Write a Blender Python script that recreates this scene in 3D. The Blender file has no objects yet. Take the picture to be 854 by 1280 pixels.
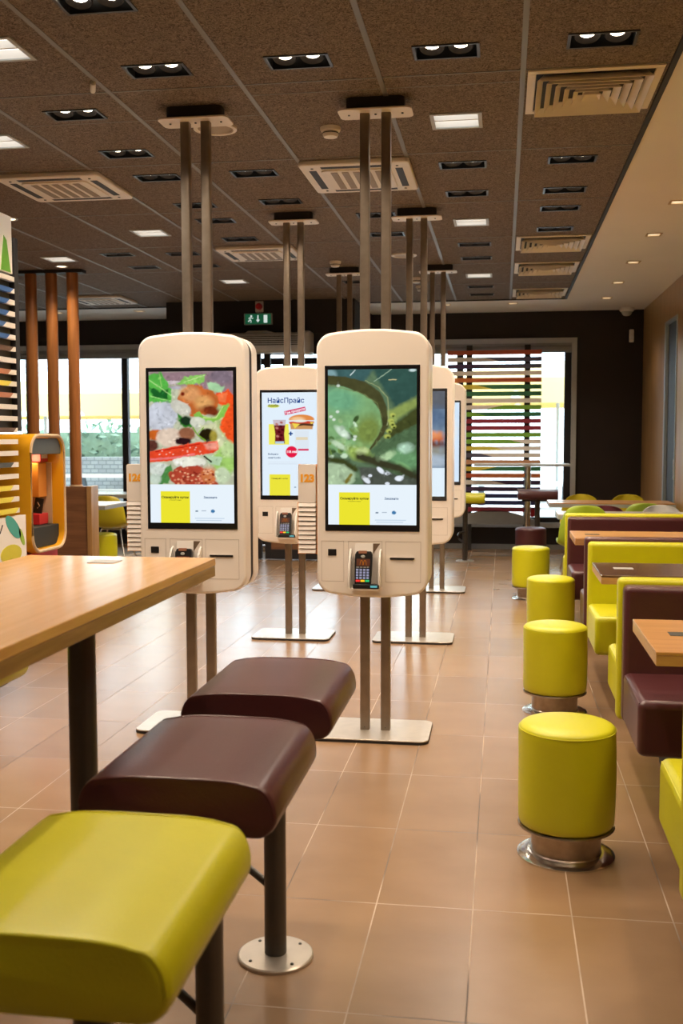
import bpy, bmesh, math, random
import numpy as np
from mathutils import Vector, Matrix
random.seed(7)
PI = math.pi
S = bpy.context.scene
COL = S.collection
# ------------------------------------------------------------------ camera
cam_d = bpy.data.cameras.new('camera'); cam = bpy.data.objects.new('camera', cam_d); COL.objects.link(cam)
cam.location = (0, 0, 1.37); cam.rotation_euler = (PI/2 - .0712, 0.002, .152)
cam_d.sensor_fit = 'VERTICAL'; cam_d.sensor_height = 36; cam_d.lens = 36*1312/1280
cam_d.clip_start = .05; cam_d.clip_end = 200
cam_d.dof.use_dof = True; cam_d.dof.focus_distance = 4.7; cam_d.dof.aperture_fstop = 5.6
S.camera = cam
# ------------------------------------------------------------------ world, sun, exposure
S.view_settings.view_transform = 'Standard'; S.view_settings.look = 'None'
S.view_settings.gamma = 1; S.view_settings.use_curve_mapping = False
S.view_settings.exposure = 0.0
W = bpy.data.worlds.new('sky'); S.world = W; W.use_nodes = True
bg = W.node_tree.nodes['Background']; bg.inputs[0].default_value = (.72, .87, 1, 1); bg.inputs[1].default_value = 7.0
sd = bpy.data.lights.new('sun', 'SUN'); sd.energy = 6; sd.angle = .03; sd.color = (1, .95, .86)
so = bpy.data.objects.new('sun', sd); so.rotation_euler = (math.radians(42), 0, math.radians(150)); COL.objects.link(so)
def area(name, loc, rot, sx, sy, power, color):
    l = bpy.data.lights.new(name, 'AREA'); l.shape = 'RECTANGLE'; l.size = sx; l.size_y = sy; l.energy = power; l.color = color
    o = bpy.data.objects.new(name, l); o.location = loc; o.rotation_euler = rot; COL.objects.link(o); return o
SPOT_W = 39.0; SPOT_COL = (1, .79, .58)
def spot(loc, power=SPOT_W, size=125, blend=.7, color=SPOT_COL, r=.05):
    l = bpy.data.lights.new('ceiling_spot', 'SPOT'); l.energy = power; l.spot_size = math.radians(size); l.spot_blend = blend
    l.color = color; l.shadow_soft_size = r
    o = bpy.data.objects.new('ceiling_spot', l); o.location = loc; COL.objects.link(o); return o
# portals in the glazed openings of the far wall
for cx, w in ((-5.3, 2.8), (-.23, 2.2), (-2.65, 2.0)):
    p = area('daylight_portal', (cx, 13.0, 1.45), (-PI/2, 0, 0), w, 2.2, 1, (1, 1, 1)); p.data.cycles.is_portal = True
CZ = 2.87   # ceiling height
# the ceiling lamps of the part of the room behind the camera
for x in (-2.6, -1.4, -.23, 1.0):
    for y in (-.8, 1.2, 2.9):
        spot((x, y, CZ-.03), power=SPOT_W*(.3 if y < 0 else (.8 if y < 2 else 1.3)))

# ------------------------------------------------------------------ materials
def srgb(r, g, b):
    f = lambda c: (c/255/12.92) if c/255 <= .04045 else ((c/255+.055)/1.055)**2.4
    return (f(r), f(g), f(b))
def mat(name, col, rough=.5, metal=0, spec=.5, noise=0, nscale=8, bump=0, bscale=60, coat=0, emis=None, es=1, aniso=0, dist=.01):
    m = bpy.data.materials.new(name); m.use_nodes = True; nt = m.node_tree; b = nt.nodes['Principled BSDF']
    b.inputs['Base Color'].default_value = (*col, 1); b.inputs['Roughness'].default_value = rough
    b.inputs['Metallic'].default_value = metal; b.inputs['Specular IOR Level'].default_value = spec
    if coat: b.inputs['Coat Weight'].default_value = coat; b.inputs['Coat Roughness'].default_value = .15
    tc = nt.nodes.new('ShaderNodeTexCoord')
    if noise:
        n = nt.nodes.new('ShaderNodeTexNoise'); n.inputs['Scale'].default_value = nscale; n.inputs['Detail'].default_value = 4
        nt.links.new(tc.outputs['Object'], n.inputs['Vector'])
        r = nt.nodes.new('ShaderNodeValToRGB')
        r.color_ramp.elements[0].position = .3; r.color_ramp.elements[1].position = .7
        r.color_ramp.elements[0].color = (*[c*(1-noise) for c in col], 1); r.color_ramp.elements[1].color = (*[min(1, c*(1+noise)) for c in col], 1)
        nt.links.new(n.outputs['Fac'], r.inputs[0]); nt.links.new(r.outputs[0], b.inputs['Base Color'])
    if bump:
        n2 = nt.nodes.new('ShaderNodeTexNoise'); n2.inputs['Scale'].default_value = bscale; n2.inputs['Detail'].default_value = 3
        nt.links.new(tc.outputs['Object'], n2.inputs['Vector'])
        bp = nt.nodes.new('ShaderNodeBump'); bp.inputs['Strength'].default_value = bump; bp.inputs['Distance'].default_value = dist
        nt.links.new(n2.outputs['Fac'], bp.inputs['Height']); nt.links.new(bp.outputs[0], b.inputs['Normal'])
    if emis: b.inputs['Emission Color'].default_value = (*emis, 1); b.inputs['Emission Strength'].default_value = es
    return m
def wood(name, c1, c2, axis='X', scale=3.0, rough=.35, coat=.2):
    m = mat(name, c1, rough, coat=coat); nt = m.node_tree; b = nt.nodes['Principled BSDF']
    tc = nt.nodes.new('ShaderNodeTexCoord'); mp = nt.nodes.new('ShaderNodeMapping')
    st = {'X': (1, 14, 14), 'Y': (14, 1, 14), 'Z': (14, 14, 1)}[axis]
    mp.inputs['Scale'].default_value = st
    n = nt.nodes.new('ShaderNodeTexNoise'); n.inputs['Scale'].default_value = scale; n.inputs['Detail'].default_value = 6; n.inputs['Distortion'].default_value = .6
    r = nt.nodes.new('ShaderNodeValToRGB'); r.color_ramp.elements[0].color = (*c1, 1); r.color_ramp.elements[1].color = (*c2, 1)
    r.color_ramp.elements[0].position = .35; r.color_ramp.elements[1].position = .65
    nt.links.new(tc.outputs['Object'], mp.inputs[0]); nt.links.new(mp.outputs[0], n.inputs['Vector'])
    nt.links.new(n.outputs['Fac'], r.inputs[0]); nt.links.new(r.outputs[0], b.inputs['Base Color'])
    return m
def emit(name, col, s=1.0):
    m = bpy.data.materials.new(name); m.use_nodes = True; nt = m.node_tree; nt.nodes.clear()
    e = nt.nodes.new('ShaderNodeEmission'); e.inputs[0].default_value = (*col, 1); e.inputs[1].default_value = s
    o = nt.nodes.new('ShaderNodeOutputMaterial'); nt.links.new(e.outputs[0], o.inputs[0]); return m
M = {}
M['lime'] = mat('lime_leather', (.56, .55, .008), .36, noise=.05, nscale=5, bump=.25, bscale=220, dist=.002)
M['green'] = mat('green_plastic', (.30, .42, .035), .35)
M['yellow_plastic'] = mat('yellow_plastic', (.62, .52, .03), .32)
M['brown'] = mat('brown_leather', (.078, .021, .024), .32, noise=.1, nscale=6, bump=.25, bscale=220, dist=.002)
M['maroon'] = mat('maroon_plastic', (.13, .025, .04), .35)
M['white_plastic'] = mat('white_plastic', (.8, .8, .8), .3)
M['kiosk'] = mat('kiosk_enamel', (.86, .80, .74), .32, noise=.015, nscale=3, coat=.15)
M['kiosk_line'] = mat('kiosk_seam', (.38, .33, .28), .5)
M['white'] = mat('white_paint', (.75, .72, .68), .45)
M['steel'] = mat('brushed_steel', (.42, .36, .30), .3, metal=1, noise=.12, nscale=30)
M['post'] = mat('post_steel', (.30, .25, .20), .35, metal=.8, noise=.1, nscale=20)
M['chrome'] = mat('chrome', (.7, .69, .67), .16, metal=1, noise=.05, nscale=20)
M['plate'] = mat('plate_steel', (.60, .55, .49), .33, metal=.6, noise=.06, nscale=20)
M['darktube'] = mat('grey_tube', (.085, .078, .07), .35, metal=.55, noise=.08, nscale=10)
M['black'] = mat('black_plastic', (.012, .012, .013), .35)
M['bezel'] = mat('screen_bezel', (.008, .008, .010), .12, coat=.3)
M['blackm'] = mat('black_matt', (.013, .011, .012), .6)
M['darkwall'] = mat('dark_brown_wall', (.014, .007, .006), .55, noise=.15, nscale=3)
M['grey'] = mat('grey_metal', (.26, .26, .25), .45, noise=.05, nscale=10)
M['lgrey'] = mat('light_grey_metal', (.42, .43, .42), .4, noise=.05, nscale=10)
M['ventw'] = mat('vent_white', (.80, .73, .64), .45, noise=.03, nscale=10)
M['orange'] = mat('orange_edge', (.9, .33, .02), .45)
M['yel'] = mat('yellow_lacquer', (.75, .36, .012), .3, noise=.05, nscale=4)
M['tan'] = mat('tan_edge', (.55, .40, .24), .45)
M['dgrey'] = mat('dark_grey_panel', (.055, .06, .052), .5)
M['red'] = mat('red_paint', (.5, .02, .03), .4)
M['trimblue'] = mat('pale_blue_metal', (.42, .50, .56), .3, metal=.4)
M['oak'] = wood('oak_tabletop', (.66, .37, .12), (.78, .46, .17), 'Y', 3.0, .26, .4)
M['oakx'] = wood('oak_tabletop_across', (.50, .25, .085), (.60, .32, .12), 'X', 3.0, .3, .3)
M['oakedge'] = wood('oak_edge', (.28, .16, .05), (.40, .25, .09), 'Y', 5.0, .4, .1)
M['walnut'] = wood('dark_wood_top', (.085, .035, .022), (.12, .05, .03), 'X', 4, .25, .4)
M['palewood'] = wood('pale_tabletop', (.62, .56, .50), (.70, .65, .58), 'X', 4, .25, .4)
M['wallwood'] = wood('wood_panelling', (.34, .185, .065), (.46, .27, .11), 'Z', 1.6, .32, .2)
M['hwood'] = wood('half_wall_wood', (.17, .075, .035), (.24, .11, .05), 'X', 2.5, .45, .1)
M['colwood'] = wood('column_wood', (.24, .085, .02), (.33, .12, .03), 'Z', 3, .4, .1)
M['beige'] = mat('beige_paint', (.62, .54, .45), .7, noise=.03, nscale=2)
M['soffit'] = mat('soffit_paint', (.78, .73, .67), .7, noise=.02, nscale=2)
M['bulb'] = emit('bulb_glow', (1, .86, .66), 14)
M['lightpanel'] = emit('panel_glow', (1, .97, .90), 2.2)
M['smallbulb'] = emit('small_bulb_glow', (1, .80, .52), 4)

def glass_mat():
    m = bpy.data.materials.new('window_glass'); m.use_nodes = True; nt = m.node_tree; nt.nodes.clear()
    t = nt.nodes.new('ShaderNodeBsdfTransparent'); g = nt.nodes.new('ShaderNodeBsdfGlossy'); g.inputs['Roughness'].default_value = .02
    f = nt.nodes.new('ShaderNodeFresnel'); f.inputs[0].default_value = 1.35; mx = nt.nodes.new('ShaderNodeMixShader')
    t.inputs[0].default_value = (.93, .96, .96, 1)
    o = nt.nodes.new('ShaderNodeOutputMaterial')
    nt.links.new(f.outputs[0], mx.inputs[0]); nt.links.new(t.outputs[0], mx.inputs[1]); nt.links.new(g.outputs[0], mx.inputs[2]); nt.links.new(mx.outputs[0], o.inputs[0])
    return m
M['glass'] = glass_mat()

def floor_mat():
    m = bpy.data.materials.new('floor_tiles'); m.use_nodes = True; nt = m.node_tree; b = nt.nodes['Principled BSDF']; L = nt.links.new
    tc = nt.nodes.new('ShaderNodeTexCoord'); sx = nt.nodes.new('ShaderNodeSeparateXYZ'); L(tc.outputs['Object'], sx.inputs[0])
    def mth(op, a, bb=None, c=None):
        n = nt.nodes.new('ShaderNodeMath'); n.operation = op
        for i, v in enumerate((a, bb, c)):
            if v is None: continue
            if isinstance(v, (int, float)): n.inputs[i].default_value = v
            else: L(v, n.inputs[i])
        return n.outputs[0]
    TX, TY, X0, Y0 = .2815, .5965, -.0735, 2.9826
    ux = mth('DIVIDE', mth('SUBTRACT', sx.outputs[0], X0), TX); uy = mth('DIVIDE', mth('SUBTRACT', sx.outputs[1], Y0), TY)
    fx = mth('FRACT', mth('ADD', ux, 100)); fy = mth('FRACT', mth('ADD', uy, 100))
    dx = mth('MULTIPLY', mth('MINIMUM', fx, mth('SUBTRACT', 1, fx)), TX); dy = mth('MULTIPLY', mth('MINIMUM', fy, mth('SUBTRACT', 1, fy)), TY)
    d = mth('MINIMUM', dx, dy)
    g = mth('LESS_THAN', d, .0019)
    ix = mth('FLOOR', mth('ADD', ux, 100)); iy = mth('FLOOR', mth('ADD', uy, 100))
    cb = nt.nodes.new('ShaderNodeCombineXYZ'); L(ix, cb.inputs[0]); L(iy, cb.inputs[1])
    wn = nt.nodes.new('ShaderNodeTexWhiteNoise'); L(cb.outputs[0], wn.inputs[0])
    ns = nt.nodes.new('ShaderNodeTexNoise'); ns.inputs['Scale'].default_value = 3.2; ns.inputs['Detail'].default_value = 6; ns.inputs['Distortion'].default_value = .1
    mp = nt.nodes.new('ShaderNodeMapping'); mp.inputs['Scale'].default_value = (1, 1.6, 1); L(tc.outputs['Object'], mp.inputs[0]); L(mp.outputs[0], ns.inputs['Vector'])
    r = nt.nodes.new('ShaderNodeValToRGB'); r.color_ramp.elements[0].position = .2; r.color_ramp.elements[1].position = .8
    r.color_ramp.elements[0].color = (.262, .158, .083, 1); r.color_ramp.elements[1].color = (.318, .198, .110, 1); L(ns.outputs['Fac'], r.inputs[0])
    hv = nt.nodes.new('ShaderNodeHueSaturation'); L(r.outputs[0], hv.inputs['Color']); L(mth('ADD', mth('MULTIPLY', wn.outputs[0], .16), .92), hv.inputs['Value'])
    mx = nt.nodes.new('ShaderNodeMixRGB'); L(g, mx.inputs[0]); L(hv.outputs[0], mx.inputs[1]); mx.inputs[2].default_value = (.40, .30, .22, 1)
    gn = nt.nodes.new('ShaderNodeTexNoise'); gn.inputs['Scale'].default_value = 2.3; L(tc.outputs['Object'], gn.inputs['Vector'])
    gr = nt.nodes.new('ShaderNodeValToRGB'); gr.color_ramp.elements[0].color = (.13, .09, .06, 1); gr.color_ramp.elements[1].color = (.50, .38, .28, 1)
    gr.color_ramp.elements[0].position = .42; gr.color_ramp.elements[1].position = .56; L(gn.outputs['Fac'], gr.inputs[0]); L(gr.outputs[0], mx.inputs[2])
    L(mx.outputs[0], b.inputs['Base Color'])
    rr = mth('ADD', mth('MULTIPLY', g, .35), .27); L(rr, b.inputs['Roughness'])
    b.inputs['Specular IOR Level'].default_value = .62
    bp = nt.nodes.new('ShaderNodeBump'); bp.inputs['Strength'].default_value = .5; bp.inputs['Distance'].default_value = .002
    L(mth('MULTIPLY', g, -1.0), bp.inputs['Height']); L(bp.outputs[0], b.inputs['Normal'])
    return m
M['floor'] = floor_mat()
def ceil_mat():
    m = bpy.data.materials.new('wood_wool_panel'); m.use_nodes = True; nt = m.node_tree; b = nt.nodes['Principled BSDF']; L = nt.links.new
    tc = nt.nodes.new('ShaderNodeTexCoord')
    n0 = nt.nodes.new('ShaderNodeTexNoise'); n0.inputs['Scale'].default_value = 16; n0.inputs['Detail'].default_value = 2; L(tc.outputs['Object'], n0.inputs['Vector'])
    ma = nt.nodes.new('ShaderNodeMixRGB'); ma.inputs[0].default_value = .12; L(tc.outputs['Object'], ma.inputs[1]); L(n0.outputs['Color'], ma.inputs[2])
    v = nt.nodes.new('ShaderNodeTexVoronoi'); v.feature = 'DISTANCE_TO_EDGE'; v.inputs['Scale'].default_value = 75; L(ma.outputs[0], v.inputs['Vector'])
    n1 = nt.nodes.new('ShaderNodeTexNoise'); n1.inputs['Scale'].default_value = 62; n1.inputs['Detail'].default_value = 3; n1.inputs['Distortion'].default_value = 2.5; L(tc.outputs['Object'], n1.inputs['Vector'])
    r = nt.nodes.new('ShaderNodeValToRGB'); r.color_ramp.elements[0].position = .36; r.color_ramp.elements[1].position = .62
    r.color_ramp.elements[0].color = (.07, .052, .040, 1); r.color_ramp.elements[1].color = (.27, .215, .170, 1); L(n1.outputs['Fac'], r.inputs[0])
    L(r.outputs[0], b.inputs['Base Color']); b.inputs['Roughness'].default_value = .85; b.inputs['Specular IOR Level'].default_value = .2
    bp = nt.nodes.new('ShaderNodeBump'); bp.inputs['Strength'].default_value = .6; bp.inputs['Distance'].default_value = .004
    L(n1.outputs['Fac'], bp.inputs['Height']); L(bp.outputs[0], b.inputs['Normal'])
    return m
M['ceil'] = ceil_mat()

# ------------------------------------------------------------------ helpers
def finish(name, bm, m, parent=None, loc=None, rot=None, bevel=0, seg=3, smooth=True, subd=0, solid=0, angle=35):
    bmesh.ops.recalc_face_normals(bm, faces=bm.faces[:]) if not solid else None
    me = bpy.data.meshes.new(name); bm.to_mesh(me); bm.free()
    ms = m if isinstance(m, (list, tuple)) else [m]
    for x in ms: me.materials.append(x)
    if smooth:
        for p in me.polygons: p.use_smooth = True
        try: me.set_sharp_from_angle(angle=math.radians(angle))
        except Exception: pass
    o = bpy.data.objects.new(name, me); COL.objects.link(o)
    if parent: o.parent = parent
    if loc: o.location = loc
    if rot: o.rotation_euler = rot
    if solid: s = o.modifiers.new('solid', 'SOLIDIFY'); s.thickness = solid; s.offset = 0
    if bevel:
        b = o.modifiers.new('bevel', 'BEVEL'); b.width = bevel; b.segments = seg; b.limit_method = 'ANGLE'; b.angle_limit = math.radians(40); b.harden_normals = False
    if subd: s = o.modifiers.new('sub', 'SUBSURF'); s.levels = subd; s.render_levels = subd
    return o
def thing(name, label, cat, loc=(0, 0, 0), rotz=0, group=None):
    o = bpy.data.objects.new(name, None); COL.objects.link(o); o.location = loc; o.rotation_euler = (0, 0, rotz)
    o.empty_display_size = .1
    return tag(o, label, cat, group)
def tag(o, label, cat, group=None):
    o['label'] = label; o['category'] = cat
    if group: o['group'] = group
    return o
def struct(name, bm, m, **k):
    o = finish(name, bm, m, **k); o['kind'] = 'structure'; return o
def dup(root, loc, label, rotz=None, group=None, mats=None):
    def cp(o, parent):
        c = o.copy(); COL.objects.link(c)
        if parent: c.parent = parent
        if mats and c.type == 'MESH' and c.data.materials and c.data.materials[0].name in mats:
            c.data = o.data.copy(); c.data.materials[0] = mats[o.data.materials[0].name]
        for ch in list(o.children): cp(ch, c)
        return c
    r = cp(root, None); r.location = loc; r['label'] = label
    if rotz is not None: r.rotation_euler = (0, 0, rotz)
    if group: r['group'] = group
    return r
def new(): return bmesh.new()
def box(bm, x0, x1, y0, y1, z0, z1, mi=0):
    v = [bm.verts.new(p) for p in ((x0, y0, z0), (x1, y0, z0), (x1, y1, z0), (x0, y1, z0), (x0, y0, z1), (x1, y0, z1), (x1, y1, z1), (x0, y1, z1))]
    for f in ((0, 3, 2, 1), (4, 5, 6, 7), (0, 1, 5, 4), (1, 2, 6, 5), (2, 3, 7, 6), (3, 0, 4, 7)):
        bm.faces.new([v[i] for i in f]).material_index = mi
    return bm
def B(x0, x1, y0, y1, z0, z1): return box(new(), x0, x1, y0, y1, z0, z1)
def prism(bm, pts, axis, a, b, mi=0):
    """pts: 2D outline; axis: extrude axis; a..b"""
    def P(p, t):
        return {'X': (t, p[0], p[1]), 'Y': (p[0], t, p[1]), 'Z': (p[0], p[1], t)}[axis]
    va = [bm.verts.new(P(p, a)) for p in pts]; vb = [bm.verts.new(P(p, b)) for p in pts]
    n = len(pts)
    bm.faces.new(va).material_index = mi; bm.faces.new(vb[::-1]).material_index = mi
    for i in range(n): bm.faces.new((va[i], va[(i+1) % n], vb[(i+1) % n], vb[i])).material_index = mi
    return bm
def rrect(x0, x1, y0, y1, r, n=8):
    pts = []
    for cx, cy, a0 in ((x1-r, y1-r, 0), (x0+r, y1-r, PI/2), (x0+r, y0+r, PI), (x1-r, y0+r, 1.5*PI)):
        for i in range(n+1):
            a = a0+PI/2*i/n; pts.append((cx+r*math.cos(a), cy+r*math.sin(a)))
    return pts
def lathe(bm, prof, n=48, cx=0, cy=0, mi=0):
    rings = []
    for r, z in prof:
        if r < 1e-6: rings.append([bm.verts.new((cx, cy, z))])
        else: rings.append([bm.verts.new((cx+r*math.cos(2*PI*i/n), cy+r*math.sin(2*PI*i/n), z)) for i in range(n)])
    for a, b in zip(rings[:-1], rings[1:]):
        for i in range(n):
            j = (i+1) % n
            if len(a) == 1 and len(b) == 1: continue
            f = [a[0], b[j], b[i]] if len(a) == 1 else ([a[i], a[j], b[0]] if len(b) == 1 else [a[i], a[j], b[j], b[i]])
            bm.faces.new(f).material_index = mi
    return bm
def tube(bm, pts, r, n=12, mi=0, caps=True):
    pts = [Vector(p) for p in pts]; rings = []
    for i, p in enumerate(pts):
        d = (pts[min(i+1, len(pts)-1)]-pts[max(i-1, 0)]).normalized()
        u = d.cross(Vector((0, 0, 1)))
        if u.length < 1e-3: u = d.cross(Vector((1, 0, 0)))
        u.normalize(); w = d.cross(u)
        rings.append([bm.verts.new(p+(u*math.cos(2*PI*k/n)+w*math.sin(2*PI*k/n))*r) for k in range(n)])
    for a, b in zip(rings[:-1], rings[1:]):
        for k in range(n): bm.faces.new((a[k], a[(k+1) % n], b[(k+1) % n], b[k])).material_index = mi
    if caps: bm.faces.new(rings[0]); bm.faces.new(rings[-1][::-1])
    return bm
def ring_frame(bm, x0, x1, y0, y1, w, z0, z1):
    box(bm, x0, x1, y0, y0+w, z0, z1); box(bm, x0, x1, y1-w, y1, z0, z1); box(bm, x0, x0+w, y0+w, y1-w, z0, z1); box(bm, x1-w, x1, y0+w, y1-w, z0, z1)
    return bm
def text(name, s, size, m, parent=None, loc=(0, 0, 0), rot=(PI/2, 0, 0), align='CENTER', extrude=.0004, bold=0, sx=1):
    cu = bpy.data.curves.new(name, 'FONT'); cu.body = s; cu.size = size; cu.align_x = align; cu.align_y = 'CENTER'; cu.extrude = extrude; cu.offset = bold
    cu.resolution_u = 3
    o = bpy.data.objects.new(name, cu); COL.objects.link(o); bpy.context.view_layer.update()
    me = bpy.data.meshes.new_from_object(o.evaluated_get(bpy.context.evaluated_depsgraph_get()))
    bpy.data.objects.remove(o); me.materials.clear(); me.materials.append(m)
    o = bpy.data.objects.new(name, me); COL.objects.link(o); o.location = loc; o.rotation_euler = rot; o.scale = (sx, 1, 1)
    if parent: o.parent = parent
    return o

# ------------------------------------------------------------------ structure
XR = 1.64; XL = -7.0; YB = -2.5; YF = 13.0
struct('floor', B(XL, XR+.2, YB, YF+.2, -.1, 0), M['floor'], smooth=False)
# ceiling tile grid
TX0, TW, TY0, TD = .07, .592, 4.48, 1.207
GX1 = .665; GY1 = 11.75
twins = [(-.23, y) for y in (4.22, 5.95, 6.64, 8.38, 9.02, 10.72, 11.3)] + [(.36, y) for y in (4.19, 5.93, 6.64, 7.16, 7.86)] \
    + [(-.82, 4.24), (-.86, 7.18), (-.86, 7.86)] + [(-1.41, y) for y in (3.58, 4.25, 5.95, 6.68, 9.6, 10.2)] + [(-1.98, y) for y in (4.76, 5.44, 5.96, 6.70, 7.19, 7.87)] \
    + [(-2.6, y) for y in (8.42, 9.03)] + [(-3.14, y) for y in (8.37, 9.03)]
squares = [(-.23, 5.13), (-.23, 7.52), (-.23, 9.98), (-2.57, 7.53), (-2.57, 9.97), (-1.96, 3.93), (-2.55, 5.12), (-3.70, 8.5)]
tw, td = .12, .066; sq = .105
holes = [(x-tw, x+tw, y-td, y+td) for x, y in twins] + [(x-sq, x+sq, y-sq, y+sq) for x, y in squares]
def holed(x0, x1, y0, y1, z, hs):
    xs = sorted({x0, x1} | {round(v, 4) for h in hs for v in h[:2] if x0 < v < x1}); ys = sorted({y0, y1} | {round(v, 4) for h in hs for v in h[2:] if y0 < v < y1})
    bm = new(); vs = {}
    def V(i, j):
        if (i, j) not in vs: vs[(i, j)] = bm.verts.new((xs[i], ys[j], z))
        return vs[(i, j)]
    for i in range(len(xs)-1):
        for j in range(len(ys)-1):
            cx, cy = (xs[i]+xs[i+1])/2, (ys[j]+ys[j+1])/2
            if any(h[0] < cx < h[1] and h[2] < cy < h[3] for h in hs): continue
            bm.faces.new((V(i, j), V(i, j+1), V(i+1, j+1), V(i+1, j)))
    return bm
struct('ceiling', holed(XL, GX1, YB, GY1, CZ, holes), M['ceil'], smooth=False)
dls = [(1.1, y) for y in (2.4, 3.5, 4.7, 5.9, 7.1, 8.2, 9.45, 10.65, 11.8)] + [(.1, 12.1), (-.65, 12.1), (-4.28, 12.1), (-5.3, 12.1)]
ds = .045
dh = [(x-ds, x+ds, y-ds, y+ds) for x, y in dls]
b1 = holed(GX1, XR+.1, YB, YF, CZ, dh)
struct('ceiling_border', b1, M['soffit'], smooth=False)
struct('ceiling_border', holed(XL, GX1, GY1, YF, CZ, dh), M['soffit'], smooth=False)
bm = new()
k = -12
while TX0+k*TW < GX1-.1:
    x = TX0+k*TW
    if x > XL: box(bm, x-.011, x+.011, YB, GY1, CZ-.003, CZ+.002)
    k += 1
mlg = mat('grid_grey', (.20, .19, .17), .45, metal=.2)
struct('trim_1', bm, mlg, smooth=False)
bm = new(); y = TY0-6*TD
while y < GY1:
    if y > YB: box(bm, XL, GX1, y-.0045, y+.0045, CZ-.0025, CZ+.002)
    y += TD
for x, y in ((-2.29, 4.9), (-1.7, 4.9), (-1.11, 4.62), (-.52, 4.62), (-2.29, 10.9)):
    box(bm, x-.0, x+.59, y-.003, y+.003, CZ-.0015, CZ+.002)
struct('trim_2', bm, mlg, smooth=False)
bm = B(GX1-.012, GX1+.012, YB, GY1+.012, CZ-.012, CZ+.004); box(bm, XL, GX1-.012, GY1-.012, GY1+.012, CZ-.012, CZ+.004)
struct('trim_3', bm, M['blackm'], smooth=False)
# roof over everything so that no sky leaks in
struct('ceiling_slab', B(XL-.2, XR+.4, YB-.2, YF+.3, CZ+.35, CZ+.5), M['blackm'], smooth=False)

# far wall pieces
def far(name, x0, x1, z0, z1, m, y0=12.95, y1=13.15): struct(name, B(x0, x1, y0, y1, z0, z1), M[m], smooth=False)
bm = new()
box(bm, XL-.2, XR+.2, 12.95, 13.15, 2.50, CZ+.36)
box(bm, .87, XR+.2, 12.95, 13.15, 0, 2.50); box(bm, -1.62, -1.35, 12.95, 13.15, 0, 2.50)
box(bm, -3.9, -3.68, 12.95, 13.15, 0, 2.50); box(bm, XL-.2, -6.75, 12.95, 13.15, 0, 2.50)
box(bm, -1.35, .87, 12.95, 13.15, 0, .29); box(bm, -6.75, -3.9, 12.95, 13.15, 0, .29)
struct('wall_far', bm, M['darkwall'], smooth=False)
struct('baseboard_far', B(-1.35, XR, 12.93, 12.95, 0, .06), M['grey'], smooth=False)
# right wall with two openings
op = [(10.45, 11.2, .0, 2.53), (8.2, 9.62, 0, 2.53)]
bm = new(); ys = [YB]+[v for o_ in sorted(op) for v in o_[:2]]+[YF+.2]
for i in range(0, len(ys), 2): box(bm, XR, XR+.12, ys[i], ys[i+1], 0, CZ+.36)
for o_ in op: box(bm, XR, XR+.12, o_[0], o_[1], o_[3], CZ+.36)
struct('wall_right', bm, M['wallwood'], smooth=False)
for i, o_ in enumerate(op):
    bm = new(); w = .07
    box(bm, XR-.012, XR+.121, o_[0], o_[0]+w*.3, 0, o_[3]); box(bm, XR-.012, XR+.121, o_[1]-w, o_[1], 0, o_[3]); box(bm, XR-.012, XR+.121, o_[0]+w*.3, o_[1]-w, o_[3]-.03, o_[3])
    dr = struct('door_%d' % (i+3), bm, M['trimblue'], smooth=False, bevel=.003)
    p = finish('door_panel', B(XR+.02, XR+.10, o_[0]+w*.3, o_[1]-w, 0, o_[3]-.03), M['darkwall'], dr)
    hb = new(); tube(hb, [(XR+.0, o_[0]+.1, .95), (XR+.0, o_[0]+.1, 1.15)], .008); finish('door_handle', hb, M['chrome'], p)
struct('wall_right_back', B(XR+.15, XR+.3, YB, YF+.2, 0, CZ+.36), M['darkwall'], smooth=False)
struct('wall_left', B(XL-.2, XL, YB, YF+.2, 0, CZ+.36), M['beige'], smooth=False)
struct('wall_near', B(XL-.2, XR+.4, YB-.2, YB, 0, CZ+.36), M['beige'], smooth=False)

def window(n, x0, x1, mulls, y=12.93, z0=.29, z1=2.55, label=None):
    bm = new(); t = .07
    box(bm, x0-.03, x1+.03, y-.03, y+.12, z1-.06, z1); box(bm, x0-.03, x1+.03, y-.05, y+.12, z0-.02, z0+.04)
    box(bm, x0-.03, x0+.03, y-.03, y+.12, z0+.04, z1-.06); box(bm, x1-.03, x1+.03, y-.03, y+.12, z0+.04, z1-.06)
    w = struct('window_%d' % n, bm, M['lgrey'], smooth=False, bevel=.003)
    bm = new(); tube(bm, [(x0+.03, y-.0, z1-.13), (x1-.04, y-.0, z1-.13)], .045, 16); box(bm, x0+.03, x1-.03, y-.02, y+.02, z1-.17, z1-.06)
    finish('roller_blind', bm, M['grey'], w)
    bm = new()
    for mx in mulls: box(bm, mx-.04, mx+.04, y+.03, y+.11, z0+.04, z1-.06)
    box(bm, x0+.03, x1-.03, y+.04, y+.10, z0+.04, z0+.10)
    finish('mullion', bm, M['blackm'], w)
    finish('pane', B(x0+.03, x1-.03, y+.075, y+.08, z0+.04, z1-.06), M['glass'], w)
    return w
w1 = window(1, -6.75, -3.9, (-6.1, -4.8))
w2 = window(2, -1.32, .84, (-.52, .77))
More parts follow.
